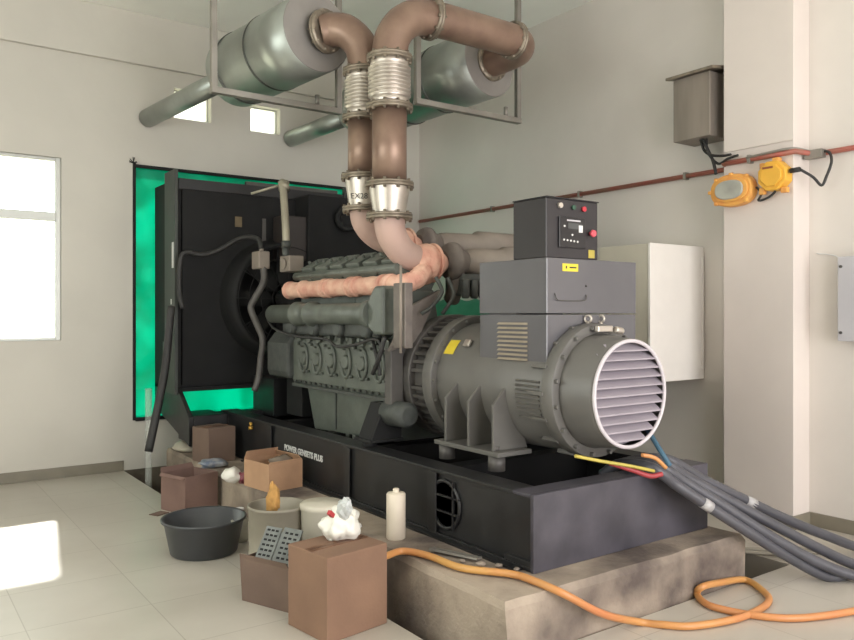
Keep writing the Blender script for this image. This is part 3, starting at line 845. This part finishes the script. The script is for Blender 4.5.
zsN = (3.32, 3.275, 2.965, 2.425, 2.21)
r = .33
tp = [(NX, NY, 3.27)] + [(NX + r * (1 - math.cos(a_)), NY, 3.30 + r * math.sin(a_)) for a_ in (0.3, .6, .9, 1.2, PI / 2)]
tp += [(3.3, NY + .0, 3.64), (3.9, 4.43, 3.655), (4.06, 4.46, 3.66), (4.16, 4.55, 3.66), (4.20, 4.68, 3.66), (4.185, 4.955, 3.655)]
T1, fl1, c1 = stack('exhaust_stack', 'nearer exhaust pipe stack with steel bellows, bending right along the top', NX, NY, zsN, tp, 3.13, NY, 1.925, 1.0)
fl1((3.19, NY, 3.635), (1, 0, 0), .15); fl1((4.00, 4.44, 3.66), (1, .1, 0), .145); fl1((4.188, 4.91, 3.657), (-.05, 1, 0), .16)
zsF = (3.32, 3.275, 2.965, 2.53, 2.30)
tp = [(FX, FY, 3.26), (FX, FY, 3.38), (FX - .025, FY + .02, 3.49), (FX - .09, FY + .09, 3.585), (FX - .17, FY + .17, 3.605), (SA.x + .02, SA.y - .02, SA.z)]
T2, fl2, c2 = stack('exhaust_stack', 'farther exhaust pipe stack behind the nearer one, elbow turning into left silencer', FX, FY, zsF, tp, 3.15, 4.76, 2.08, .98)
fl2((SA.x + .045, SA.y - .05, SA.z), (SA.x - FX + .1, .5, 0), .155)
Mt = Matrix(((.82, 0, -.57, FX - .145), (-.57, 0, -.82, FY - .06), (0, 1, 0, 2.36), (0, 0, 0, 1)))
text_mesh('EX28', .055, Mt, 'marking', M_black, c2, extrude=.0005)


# ------------------------------------------------------------------ silencers
def silencer(label, A, B, RR, Lb, tr_):
    d = (B - A).normalized(); Lt = (B - A).length
    T = thing('exhaust_silencer', label, 'silencer', tuple(A + Vector((0, 0, -RR))), 'exhaust silencers under the ceiling')
    f = MB().rev(A, B, [(0, RR * .99), (.0, RR), (.55, RR), (.55, RR * .985), (Lb - .2, RR * .985), (Lb - .17, RR * .95), (Lb + .1, tr_ * 1.05)], n=56, cap0=False)
    body = f.build('shell', M_galv, T)
    f = MB().rev(A - d * .005, A + d * .5, [(0, RR * .98), (.012, RR * .985)], n=56); f.build('end_plate', M_galvend, T)
    for q in (.55, 1.0):
        f = MB().rev(A + d * (q - .012), A + d * (q + .02), [(0, RR * .99), (0.002, RR * 1.012), (.022, RR * 1.012), (.024, RR * .99)], n=56, cap0=False, cap1=False)
        f.build('strap', mat('strap_dark', (84, 86, 82), rough=.45, metal=.5), T)
    f = MB().rev(A + d * (Lb + .0), B, [(0, tr_), (Lt - Lb, tr_)], n=32); f.build('tail_pipe', M_galv, T)
    return T


silencer('left clad silencer under the ceiling, its tail pipe leaving over the tarpaulin', SA, SAe, .29, 1.35, .09)
silencer('right clad silencer under the ceiling behind the horizontal brown pipe', SB, SBe, .295, 1.9, .09)


# hanger frames
def hanger(label, x0, x1, y, z, sx):
    T = thing('hanger_frame', label, 'pipe hanger', ((x0 + x1) / 2, y, z), 'ceiling hanger frames')
    for x in (x0, x1):
        MB().box(x - .022, x + .022, y - .022, y + .022, z - .02, ZC - .004).build('post', M_bracket, T, bevel=.003)
        MB().box(x - .06, x + .06, y - .06, y + .06, ZC - .012, ZC - .001).build('ceiling_plate', M_bracket, T)
    MB().box(x0 - .02, x1 + .02, y - .03, y + .03, z - .045, z).build('crossbar', M_bracket, T, bevel=.003)
    MB().cyl((sx, y, z), (sx, y, z + .08), .018).build('support_stud', M_bracket, T)
    return T


hanger('steel hanger frame carrying the left silencer', 2.0, 3.03, 5.45, 3.20, 2.84)
hanger('steel hanger frame carrying the right silencer', 3.49, 4.56, 5.0, 3.255, 4.42)

# ------------------------------------------------------------------ right wall
cd = MB()
P0 = [Vector((XR - .03, 7.9, 2.71)), Vector((XR - .03, 3.60, 2.71)), Vector((XR - .06, 3.56, 2.71)), Vector((5.36 - .03, 3.50, 2.71)), Vector((5.33, 3.2, 2.71)), Vector((5.33, 2.93, 2.71)), Vector((XR - .05, 2.90, 2.71)), Vector((XR - .03, 2.8, 2.71)), Vector((XR - .03, -2.4, 2.71))]
cd.tube(P0, .02, n=10, sm=1)
cond = tag(cd.build('conduit', M_cond), 'long red conduit running across the right wall and around the pillar', 'conduit')
for (x, y) in ((XR - .03, 6.5), (XR - .03, 5.2), (XR - .03, 4.0), (5.33, 3.28), (XR - .03, 2.0)):
    MB().box(x - .024, x + .028, y - .012, y + .012, 2.68, 2.74).build('saddle', M_bracket, cond)
struct(MB().box(5.345, 5.36, 2.955, 3.52, 2.80, 2.803).build('trim_5', M_pillar))  # thin lip added in place of the faint shadow band above the conduit

jb = thing('steel_junction_box', 'brushed steel box with sloped lid high on the right wall', 'electrical box', (5.45, 3.77, 2.95))
MB().box(5.30, XR - .002, 3.60, 3.94, 2.95, 3.455).build('enclosure', M_stainless, jb, bevel=.004)
MB().prism([(5.25, 3.452), (XR - .002, 3.50), (XR - .002, 3.53), (5.25, 3.475)], 'y', 3.55, 3.98).build('lid', M_stain, jb, bevel=.003)
f = MB().tube([(5.38, 3.74, 2.95), (5.40, 3.72, 2.86), (5.35, 3.62, 2.80), (5.31, 3.50, 2.77), (5.30, 3.42, 2.765)], .011, n=8)
f.tube([(5.38, 3.72, 2.95), (5.37, 3.66, 2.84), (5.34, 3.60, 2.75), (5.32, 3.56, 2.64)], .013, n=8)
f.tube([(5.40, 3.70, 2.95), (5.36, 3.66, 2.83), (5.33, 3.55, 2.72), (5.31, 3.45, 2.74), (5.30, 3.36, 2.75)], .010, n=8)
f.build('cable', M_rubber, jb)

# oval lamp
lc = Vector((5.27, 3.405, 2.49))
lp = thing('bulkhead_lamp', 'oval orange bulkhead lamp with grey glass on the pillar edge', 'lamp', tuple(lc + Vector((.09, 0, 0))))


def oval(cx, a_, b__, x0_, x1_, n=40, sup=2.4):
    P = []
    for k in range(n):
        t = 2 * PI * k / n; cc, ss = math.cos(t), math.sin(t)
        P.append((cx.y + a_ * math.copysign(abs(cc) ** (2 / sup), cc), cx.z + b__ * math.copysign(abs(ss) ** (2 / sup), ss)))
    return P


MB().prism(oval(lc, .175, .122, 0, 0), 'x', lc.x, lc.x + .088).build('housing', M_orange, lp, bevel=.012)
MB().prism(oval(lc, .15, .092, 0, 0), 'x', lc.x - .014, lc.x + .002).build('bezel', M_orange, lp, bevel=.008)
MB().prism(oval(lc, .118, .073, 0, 0), 'x', lc.x - .03, lc.x - .01).build('lens', M_lamp, lp, bevel=.009)
for q in ((.178, 0), (-.0, .118), (.125, .092), (-.125, .092), (.125, -.092), (-.125, -.092)):
    MB().obox((lc.x + .01, lc.y + q[0], lc.z + q[1]), (.03, .03, .026)).build('lug', M_orange, lp, bevel=.006)
f = MB().tube([(lc.x + .04, lc.y - .19, lc.z + .0), (lc.x + .04, lc.y - .23, lc.z - .05), (5.31, 3.20, 2.39), (5.31, 3.13, 2.40), (5.31, 3.07, 2.44), (5.31, 3.07, 2.50)], .009, n=8)
f.build('cable', M_rubber, lp)
# octagonal junction box
oc = Vector((5.30, 3.07, 2.55))
ob = thing('lamp_junction_box', 'yellow orange octagonal junction box right of the oval lamp', 'junction box', tuple(oc + Vector((.05, 0, 0))))
MB().prism([(oc.y + .115 * math.cos(t * PI / 4 + PI / 8), oc.z + .115 * math.sin(t * PI / 4 + PI / 8)) for t in range(8)], 'x', oc.x - .04, oc.x + .056).build('housing', mat('bright_yellow_orange', (226, 172, 62), rough=.45, var=.05), ob, bevel=.008)
MB().prism([(oc.y + .085 * math.cos(t * PI / 4 + PI / 8), oc.z + .085 * math.sin(t * PI / 4 + PI / 8)) for t in range(8)], 'x', oc.x - .055, oc.x - .038).build('cover', mat('bright_yellow_orange', (226, 172, 62)), ob, bevel=.006)
f = MB().obox((oc.x, oc.y + .085, oc.z + .085), (.05, .035, .04)).obox((oc.x, oc.y - .02, oc.z + .115), (.05, .05, .03)).obox((oc.x, oc.y - .08, oc.z - .11), (.04, .05, .04)).obox((oc.x, oc.y + .09, oc.z - .1), (.04, .04, .05))
f.build('lug', M_orange, ob, bevel=.006)
MB().box(oc.x - .058, oc.x - .054, oc.y - .02, oc.y + .06, oc.z + .05, oc.z + .065).build('nameplate', mat('brown_plate', (132, 70, 40)), ob)
f = MB().cyl((oc.x, oc.y - .12, oc.z + .02), (oc.x, oc.y - .19, oc.z + .02), .018)
f.tube([(oc.x, oc.y - .19, oc.z + .02), (5.40, 2.84, 2.52), (5.44, 2.80, 2.46), (5.45, 2.77, 2.52), (5.46, 2.74, 2.62), (5.50, 2.78, 2.70), (5.52, 2.86, 2.715)], .010, n=8)
f.build('cable', M_rubber, ob)
f = MB().obox((5.50, 2.88, 2.70), (.07, .13, .06)).tube([(5.50, 2.9, 2.72), (5.34, 2.95, 2.735), (5.31, 3.1, 2.73), (5.31, 3.3, 2.72)], .010, n=8)
tag(f.build('conduit_coupler', M_bracket, None, bevel=.006), 'small grey coupler on the conduit beside the pillar corner', 'conduit fitting')

# white cabinet
wc = thing('wall_cabinet', 'white steel cabinet on the right wall behind the alternator', 'cabinet', (5.23, 4.1, 1.02))
MB().box(4.89, XR - .001, 3.87, 4.37, 1.02, 2.10).build('body', mat('cabinet_beige', (188, 182, 166), rough=.5, var=.02), wc, bevel=.004)
MB().box(4.885, XR - .004, 3.842, 3.868, 1.015, 2.105).build('door', M_white, wc, bevel=.005)
MB().box(XR - .04, XR - .022, 3.832, 3.842, 1.1, 2.02).build('hinge_strip', M_white, wc, bevel=.002)

gp = thing('grey_enclosure', 'pale grey wall enclosure at the right edge of the picture', 'electrical box', (5.53, 2.55, 1.36))
MB().box(5.46, XR - .001, 2.30, 2.70, 1.36, 1.95).build('body', M_panelgrey, gp, bevel=.006)
for z in (1.42, 1.88):
    MB().cyl((5.45, 2.675, z), (5.46, 2.675, z), .01).build('screw', M_altd, gp)
f = MB().tube([(5.55, 2.70, 1.93), (5.56, 2.78, 1.97), (5.565, 2.9, 1.99)], .005, n=6); f.build('wire', M_letter, gp)

# ------------------------------------------------------------------ power cables
cb = [
    [(652, 468, 4.22), (675, 484, 4.24), (702, 502, 4.27), (745, 530, 4.33), (785, 555, 4.40), (825, 576, 4.46), (848, 581, 4.48)],
    [(656, 465, 4.26), (685, 482, 4.29), (720, 504, 4.33), (770, 536, 4.38), (815, 561, 4.42), (860, 577, 4.44), (900, 581, 4.45)],
    [(660, 462, 4.30), (690, 479, 4.34), (735, 504, 4.40), (780, 528, 4.46), (820, 549, 4.54), (860, 566, 4.62), (900, 572, 4.62)],
    [(664, 459, 4.38), (700, 478, 4.46), (745, 500, 4.56), (790, 521, 4.70), (830, 537, 4.84), (865, 549, 4.95), (900, 555, 4.95)],
]
labs = ['thick dark power cable, lowest, its rounded end on the floor tiles', 'thick dark power cable second from the bottom of the bundle',
        'thick dark power cable third from the bottom of the bundle', 'thick dark power cable along the top of the bundle']
for pts, lb in zip(cb, labs):
    P = [at(u, v, D=d) for u, v, d in pts]
    P = [Vector((p.x, p.y, max(p.z, .034))) for p in P]
    P = [Vector((3.50, 3.10, .60)), Vector((3.52, 2.98, .68))] + P
    f = MB().tube(P, .031, n=14, sm=8)
    c = tag(f.build('power_cable', M_cable), lb, 'cable', 'power cables leaving the alternator')
    if 'lowest' in lb or 'along the top' in lb: MB().tube([P[4], (P[4] * .8 + P[5] * .2)], .0325, n=14, sm=1).build('tape_wrap', mat('grey_tape', (168, 166, 166), rough=.4), c)

for (nm, lb, ca, m_, pts, rr) in (
    ('earth_wire', 'yellow green earth wire curving below the alternator', 'wire', mat('yellow_green', (176, 160, 72), rough=.5), [(575, 456, 3.95), (600, 461, 3.98), (630, 466, 4.0), (654, 471, 4.05)], .009),
    ('battery_wire', 'red wire below the alternator end', 'wire', mat('dull_red', (150, 52, 56), rough=.5), [(610, 463, 4.0), (632, 470, 4.02), (650, 476, 4.04), (662, 474, 4.06)], .013),
    ('control_wire', 'orange wire looping out under the louvred grille', 'wire', M_hose, [(642, 455, 4.05), (655, 458, 4.07), (666, 468, 4.09)], .011),
    ('phase_wire', 'blue wire dropping from behind the grille to the cables', 'wire', M_blue, [(640, 420, 4.5), (650, 434, 4.3), (660, 450, 4.2), (670, 466, 4.17)], .014),
):
    f = MB().tube([at(u, v, D=d) for u, v, d in pts], rr, n=10); tag(f.build(nm, m_), lb, ca)

for k, (x, y) in enumerate(((4.12, 3.02), (4.12, 3.12))):
    f = MB().tube([(4.10, y + .0, .20 - .03 * k), (4.4, y - .15, .06), (4.62, y - .3, .025), (4.95, y - .5, .025)], .014, n=8)
    tag(f.build('thin_pipe', M_drum), ('upper' if k == 0 else 'lower') + ' of two thin pale pipes crossing the trench right of plinth', 'pipe')

# ------------------------------------------------------------------ orange hose
hp = [((372, 559), .289), ((386, 556), .289), ((403, 551), .289), ((429, 556), .289), ((462, 568), .289), ((511, 574), .289), ((534, 581), .289)]
P = [at(u, v, Z=z) for (u, v), z in hp]
P += [at(564, 594, D=3.55), at(603, 614, D=3.66)]
for u, v, *yy in ((639, 622), (665, 625), (693, 626), (735, 619), (760, 609), (769, 600), (763, 591), (745, 585, 2.535), (718, 583, 2.535), (702, 587, 2.53), (697, 594), (705, 603), (721, 609), (759, 616), (800, 618), (854, 611), (900, 600)):
    q = at(u, v, Y=yy[0]) if yy else at(u, v, Z=.02)
    P.append(Vector((q.x, q.y, max(q.z, .02))))
hose = MB().tube(P, .0185, n=14, sm=7).build('air_hose', M_hose)
tag(hose, 'long yellow orange hose crossing the plinth and looping on the floor', 'hose')

# leaning black pipe by the radiator
f = MB().tube([(2.20, 7.08, 1.62), (2.17, 7.05, 1.40), (2.12, 7.0, 1.05), (2.02, 6.95, .62), (1.955, 6.93, .34)], .036, n=14)
lp_ = tag(f.build('drain_hose', M_rubber), 'black hose hanging diagonally down beside the radiator edge', 'hose')
f = MB().tube([(2.06, 7.3, -.4), (2.06, 7.3, .3), (2.06, 7.3, .86)], .03, n=12)
tag(f.build('clear_tube', M_film), 'clear plastic tube standing in the trench left of the radiator', 'tube')


# ------------------------------------------------------------------ boxes and buckets
def carton(name, label, base, xdir, wx_, wy_, h, m_, open_top=False, flaps=(), zb=0.0, group='cardboard cartons', taper=0.0):
    T = thing(name, label, 'cardboard box', (base[0], base[1], zb), group)
    X = Vector((math.cos(xdir), math.sin(xdir), 0)); Yd = Vector((-math.sin(xdir), math.cos(xdir), 0))
    B = Vector((base[0], base[1], zb))
    f = MB(); bm_ = f.bm

    def Q(a_, b__, z): return bm_.verts.new(B + X * a_ + Yd * b__ + Vector((0, 0, z)))
    if not open_top:
        v = [Q(0, 0, 0), Q(wx_, 0, 0), Q(wx_, wy_, 0), Q(0, wy_, 0), Q(0, 0, h), Q(wx_, 0, h), Q(wx_, wy_, h), Q(0, wy_, h)]
        for q in ((0, 1, 5, 4), (1, 2, 6, 5), (2, 3, 7, 6), (3, 0, 4, 7), (4, 5, 6, 7), (3, 2, 1, 0)): bm_.faces.new([v[i] for i in q])
        body = f.build('body', m_, T, bevel=.006)
        s_ = MB(); p = B + X * (wx_ / 2) + Yd * (wy_ / 2) + Vector((0, 0, h + .0015))
        s_.obox(p, (wx_ * .96, .05, .002), rz=xdir); s_.build('tape', mat('brown_tape', (112, 80, 60), rough=.35), T)
        s_ = MB(); s_.obox(p + Vector((0, 0, -.0005)), (wx_ * .9, .004, .003), rz=xdir); s_.build('flap_joint', mat('slit_dark', (58, 40, 32), rough=.9), T)
    else:
        t = .006; e = taper
        O = [(0, 0), (wx_, 0), (wx_, wy_), (0, wy_)]; I = [(t, t), (wx_ - t, t), (wx_ - t, wy_ - t), (t, wy_ - t)]
        def ex(p, k): return (p[0] + (p[0] - wx_ / 2) * k, p[1] + (p[1] - wy_ / 2) * k)
        ob_ = [Q(*p, 0) for p in O]; ot = [Q(*ex(p, e), h) for p in O]; it = [Q(*ex(p, e), h) for p in I]; ib = [Q(*p, t) for p in I]
        for i in range(4):
            j = (i + 1) % 4
            bm_.faces.new((ob_[i], ob_[j], ot[j], ot[i])); bm_.faces.new((ot[i], ot[j], it[j], it[i])); bm_.faces.new((it[i], it[j], ib[j], ib[i]))
        bm_.faces.new(ob_[::-1]); bm_.faces.new(ib)
        body = f.build('body', m_, T)
        for side, ln, ang in flaps:
            p0, p1 = O[side], O[(side + 1) % 4]; p0 = ex(p0, e); p1 = ex(p1, e)
            a0 = B + X * p0[0] + Yd * p0[1] + Vector((0, 0, h)); a1 = B + X * p1[0] + Yd * p1[1] + Vector((0, 0, h))
            outw = (a1 - a0).normalized().cross(Vector((0, 0, 1)))
            dv = outw * math.cos(ang) * ln + Vector((0, 0, math.sin(ang) * ln))
            ins = (a1 - a0) * .03
            g_ = MB(); q = [g_.bm.verts.new(x) for x in (a0 + ins * 0, a1 - ins * 0, a1 - ins + dv, a0 + ins + dv)]
            g_.bm.faces.new(q)
            fo = g_.build('flap', m_, T); so = fo.modifiers.new('t', 'SOLIDIFY'); so.thickness = .004
    return T


# large closed box front
carton('carton', 'large closed brown carton in front with a white bag on top', (1.72, 3.20), math.radians(8), .37, .33, .405, M_card)
# low open box left of it
ang = math.atan2(-.29, .12)
ob2 = carton('carton', 'low open grey brown carton holding a grey tray', (1.615, 3.97), ang, .33, .26, .23, M_cardg, True, ((0, .03, 1.2),), taper=.06)
carton('carton', 'reddish open carton beside the round black basin', (1.94, 5.90), math.radians(18), .31, .31, .29, M_cardr, True, ((2, .04, 1.2), (3, .03, -.6)))
carton('carton', 'grey brown carton on the plinth beneath the radiator beam', (2.31, 6.42), math.radians(12), .27, .26, .30, M_cardg, zb=.267)
oc_ = carton('carton', 'small open tan carton with plastic inside, on the plinth by white lettering', (2.295, 5.15), math.radians(8), .29, .34, .20, M_cardl, True, ((2, .06, 1.9), (1, .05, 2.2), (0, .015, 1.3)), zb=.267)

# grey moulded tray sticking up out of the low box
tr_ = MB()
Mx = Matrix.Translation((1.765, 3.85, .29)) @ Matrix.Rotation(ang + .15, 4, 'Z') @ Matrix.Rotation(math.radians(52), 4, 'X') @ Matrix.Rotation(.15, 4, 'Y')
def tbox(b_, c, sz):
    v = [b_.bm.verts.new(Mx @ Vector((c[0] + x * sz[0] / 2, c[1] + y * sz[1] / 2, c[2] + z * sz[2] / 2))) for x in (-1, 1) for y in (-1, 1) for z in (-1, 1)]
    for f_ in ((0, 1, 3, 2), (4, 6, 7, 5), (0, 4, 5, 1), (2, 3, 7, 6), (0, 2, 6, 4), (1, 5, 7, 3)): b_.bm.faces.new([v[i_] for i_ in f_])


tbox(tr_, (-.055, 0, 0), (.095, .21, .012)); tbox(tr_, (.058, .005, 0), (.11, .22, .012)); tbox(tr_, (0, 0, -.004), (.04, .18, .006))
tro = tr_.build('moulded_tray', M_tray, None, bevel=.003)
for half in ((-.08, -.055, -.03), (.028, .056, .086)):
    sl = MB()
    for i in range(7):
        for xx_ in half: tbox(sl, (xx_, -.084 + i * .028, .0065), (.018, .011, .002))
    sl.build('slot_grid', M_blackm, tro)
tag(tro, 'slotted grey tray sticking out of the low open carton', 'tray')

# basin
bs = MB().rev((1.745, 4.93, 0), (1.745, 4.93, 1), [(0, .20), (.01, .212), (.205, .252), (.215, .270), (.228, .273), (.232, .268), (.226, .25), (.02, .206), (.015, .001)], n=56)
bas = bs.build('basin', M_tub); tag(bas, 'round black plastic basin standing on the floor tiles', 'basin')
# grey drum with rag
dc = Vector((1.955, 4.26, 0))
bs = MB().rev(dc, dc + Vector((0, 0, 1)), [(0, .158), (.01, .163), (.13, .166), (.135, .170), (.145, .170), (.15, .166), (.395, .170), (.40, .176), (.415, .176), (.417, .170), (.41, .160), (.35, .158), (.345, .001)], n=48)
drm = tag(bs.build('bucket', M_drum), 'grey beige bucket with an ochre rag over its rim', 'bucket')


def crumple(name, m_, c, rad, sc, seed, label, cat, amp=.35, sub=4, group=None, freq=3.0, floor_z=None):
    f = MB()
    bmesh.ops.create_icosphere(f.bm, subdivisions=sub, radius=1)
    for v in f.bm.verts:
        p = v.co.normalized()
        q = p * freq + Vector((seed * 7.1, seed * 3.3, seed))
        k = 1 + amp * .5 * noise.noise(q * .5) + amp * .45 * (abs(noise.noise(q * .9)) - .25) + amp * .16 * abs(noise.noise(q * 2.3 + Vector((4, 4, 4))))
        v.co = Vector((p.x * sc[0], p.y * sc[1], p.z * sc[2])) * k * rad + Vector(c)
        if floor_z is not None and v.co.z < floor_z: v.co.z = floor_z + .001
    for q_ in f.bm.faces: q_.smooth = True
    o = f.build(name, m_)
    tag(o, label, cat, group)
    return o


crumple('rag', M_rag, dc + Vector((-.055, -.06, .46)), .062, (.6, .7, 1.5), 3, 'ochre yellow rag hanging on the grey bucket rim', 'rag', amp=.7)
bag = crumple('plastic_bag', M_bag, at(341, 527, Z=.46), .105, (.95, .75, .85), 5, 'crumpled white plastic bag on the large brown carton', 'plastic bag', amp=.8, floor_z=.408)
b1 = at(345, 508, D=3.72); f = MB()
bmesh.ops.create_icosphere(f.bm, subdivisions=3, radius=1)
for v in f.bm.verts:
    p = v.co.normalized(); k = 1 + .4 * noise.noise(p * 2)
    v.co = Vector((p.x * .036, p.y * .036, p.z * .05)) * k + b1
f.build('bag_knot', mat('grey_film', (190, 194, 192), rough=.3), bag)
b1 = at(331, 514, D=3.62)
MB().obox(b1, (.035, .02, .02), rz=.4, ry=.7).build('red_print', mat('red_print', (176, 60, 64), rough=.5), bag)

# pale pail behind
pc = at(322, 500, D=4.55); pc = Vector((pc.x, pc.y, 0))
bs = MB().rev(pc, pc + Vector((0, 0, 1)), [(0, .10), (.01, .11), (.40, .125), (.405, .13), (.43, .13), (.44, .12), (.445, .001)], n=40)
tag(bs.build('pail', M_pail), 'pale plastic pail with lid behind the large brown carton', 'pail')

# filter cartridge on plinth ledge
fc = Vector((2.42, 3.68, .267))
f = MB().rev(fc, fc + Vector((0, 0, 1)), [(0, .05), (.006, .055), (.255, .055), (.262, .05), (.266, .02), (.268, .018), (.285, .018), (.288, .012)], n=32)
tag(f.build('filter_cartridge', M_cream), 'cream white cylindrical cartridge standing on the plinth by the skid', 'cartridge')

# clear jar on floor by the basin, small debris
jc = at(234, 508, Z=0.0)
jc = Vector((2.02, 5.02, 0))
f = MB().rev(jc, jc + Vector((0, 0, 1)), [(0, .05), (.006, .06), (.15, .06), (.18, .035), (.2, .03)], n=24)
jar = tag(f.build('jar', mat('cloudy_plastic', (178, 176, 160), rough=.3, alpha=.75)), 'cloudy plastic jar between basin and tan carton', 'jar')
MB().cyl(jc + Vector((0, 0, .2)), jc + Vector((0, 0, .225)), .034).build('lid', M_letter, jar, bevel=.003)
crumple('plastic_bag', M_bag, (2.20, 5.62, .33), .09, (.8, .8, .6), 8, 'crumpled white plastic bag left of the small tan carton', 'plastic bag', amp=.8, sub=3)
crumple('plastic_wrapper', mat('maroon_film', (120, 56, 66), rough=.4), (2.28, 5.56, .31), .055, (.8, .8, .9), 11, 'small maroon wrapper against the tan carton', 'wrapper', amp=.7, sub=3)
crumple('plastic_wrapper', mat('blue_film', (110, 122, 142), rough=.4, rgb2=(176, 176, 176), scale=15), (2.30, 6.28, .30), .10, (1.1, .8, .4), 12, 'flattened blue grey plastic wrapper in front of the upper carton', 'wrapper', amp=.7, sub=3, floor_z=.268)
crumple('plastic_sheet', M_pail, (2.42, 7.2, .30), .17, (.9, 1.1, .35), 14, 'crumpled pale sheet on the far end of the plinth', 'plastic sheet', amp=.5, sub=3, floor_z=.268)
# film inside the open carton
crumple('plastic_wrap', M_bag, (2.49, 5.33, .42), .09, (1.1, 1.1, .75), 17, 'grey clear wrap bulging from the small tan carton', 'plastic wrap', amp=.7, sub=3).data.materials[0] = mat('grey_clear_wrap', (120, 108, 96), rough=.25)
# cardboard scrap
f = MB().obox((1.79, 6.06, .004), (.12, .09, .006), rz=.5)
tag(f.build('cardboard_scrap', M_cardg), 'small flat cardboard scrap left of the reddish carton', 'scrap')
# rubble on the plinth near the skid corner
for i, (x, y, s) in enumerate(((2.50, 3.02, .022), (2.56, 2.95, .018), (2.46, 3.12, .014), (2.60, 2.86, .014))):
    crumple('rubble', M_conc, (x, y, .275 + s * .3), s, (1.2, 1, .6), 20 + i, 'small concrete crumb on the plinth beside the skid corner', 'rubble', amp=.6, sub=2, group='concrete crumbs by the skid')
f = MB().obox((2.49, 3.22, .285), (.05, .3, .012), rz=.35, ry=.1)
tag(f.build('steel_offcut', M_bracket), 'flat steel strip lying on the plinth against the skid', 'steel strip')

# green sheet hung low on the right wall beyond the engine
bm = bmesh.new(); gr = []
for i in range(41):
    col = []
    for j in range(25):
        y = 6.2 + 1.5 * i / 40; z = .35 + 1.38 * j / 24 - .03 * abs(math.sin(i * .4)) * (j / 24)
        col.append(bm.verts.new((XR - .04 - .02 * noise.noise(Vector((y * 4, z * 1.2, 0))), y, z)))
    gr.append(col)
for i in range(40):
    for j in range(24):
        f_ = bm.faces.new((gr[i][j], gr[i + 1][j], gr[i + 1][j + 1], gr[i][j + 1])); f_.smooth = True
mb = MB(); mb.bm.free(); mb.bm = bm
o = mb.build('tarpaulin', mat('dull_green_sheet', (72, 142, 116), rough=.6, var=.08, scale=4)); sd = o.modifiers.new('thick', 'SOLIDIFY'); sd.thickness = .002
tag(o, 'green sheet hanging low on the right wall, seen above the coupling guard', 'tarpaulin')
o = MB().box(XR - .012, XR - .001, 3.86, 3.94, .10, .18).build('wall_plate', M_letter, None, bevel=.003)  # small bright box put in for a sliver of sunlight
tag(o, 'tiny white plate low on the right wall left of the pillar', 'wall plate')
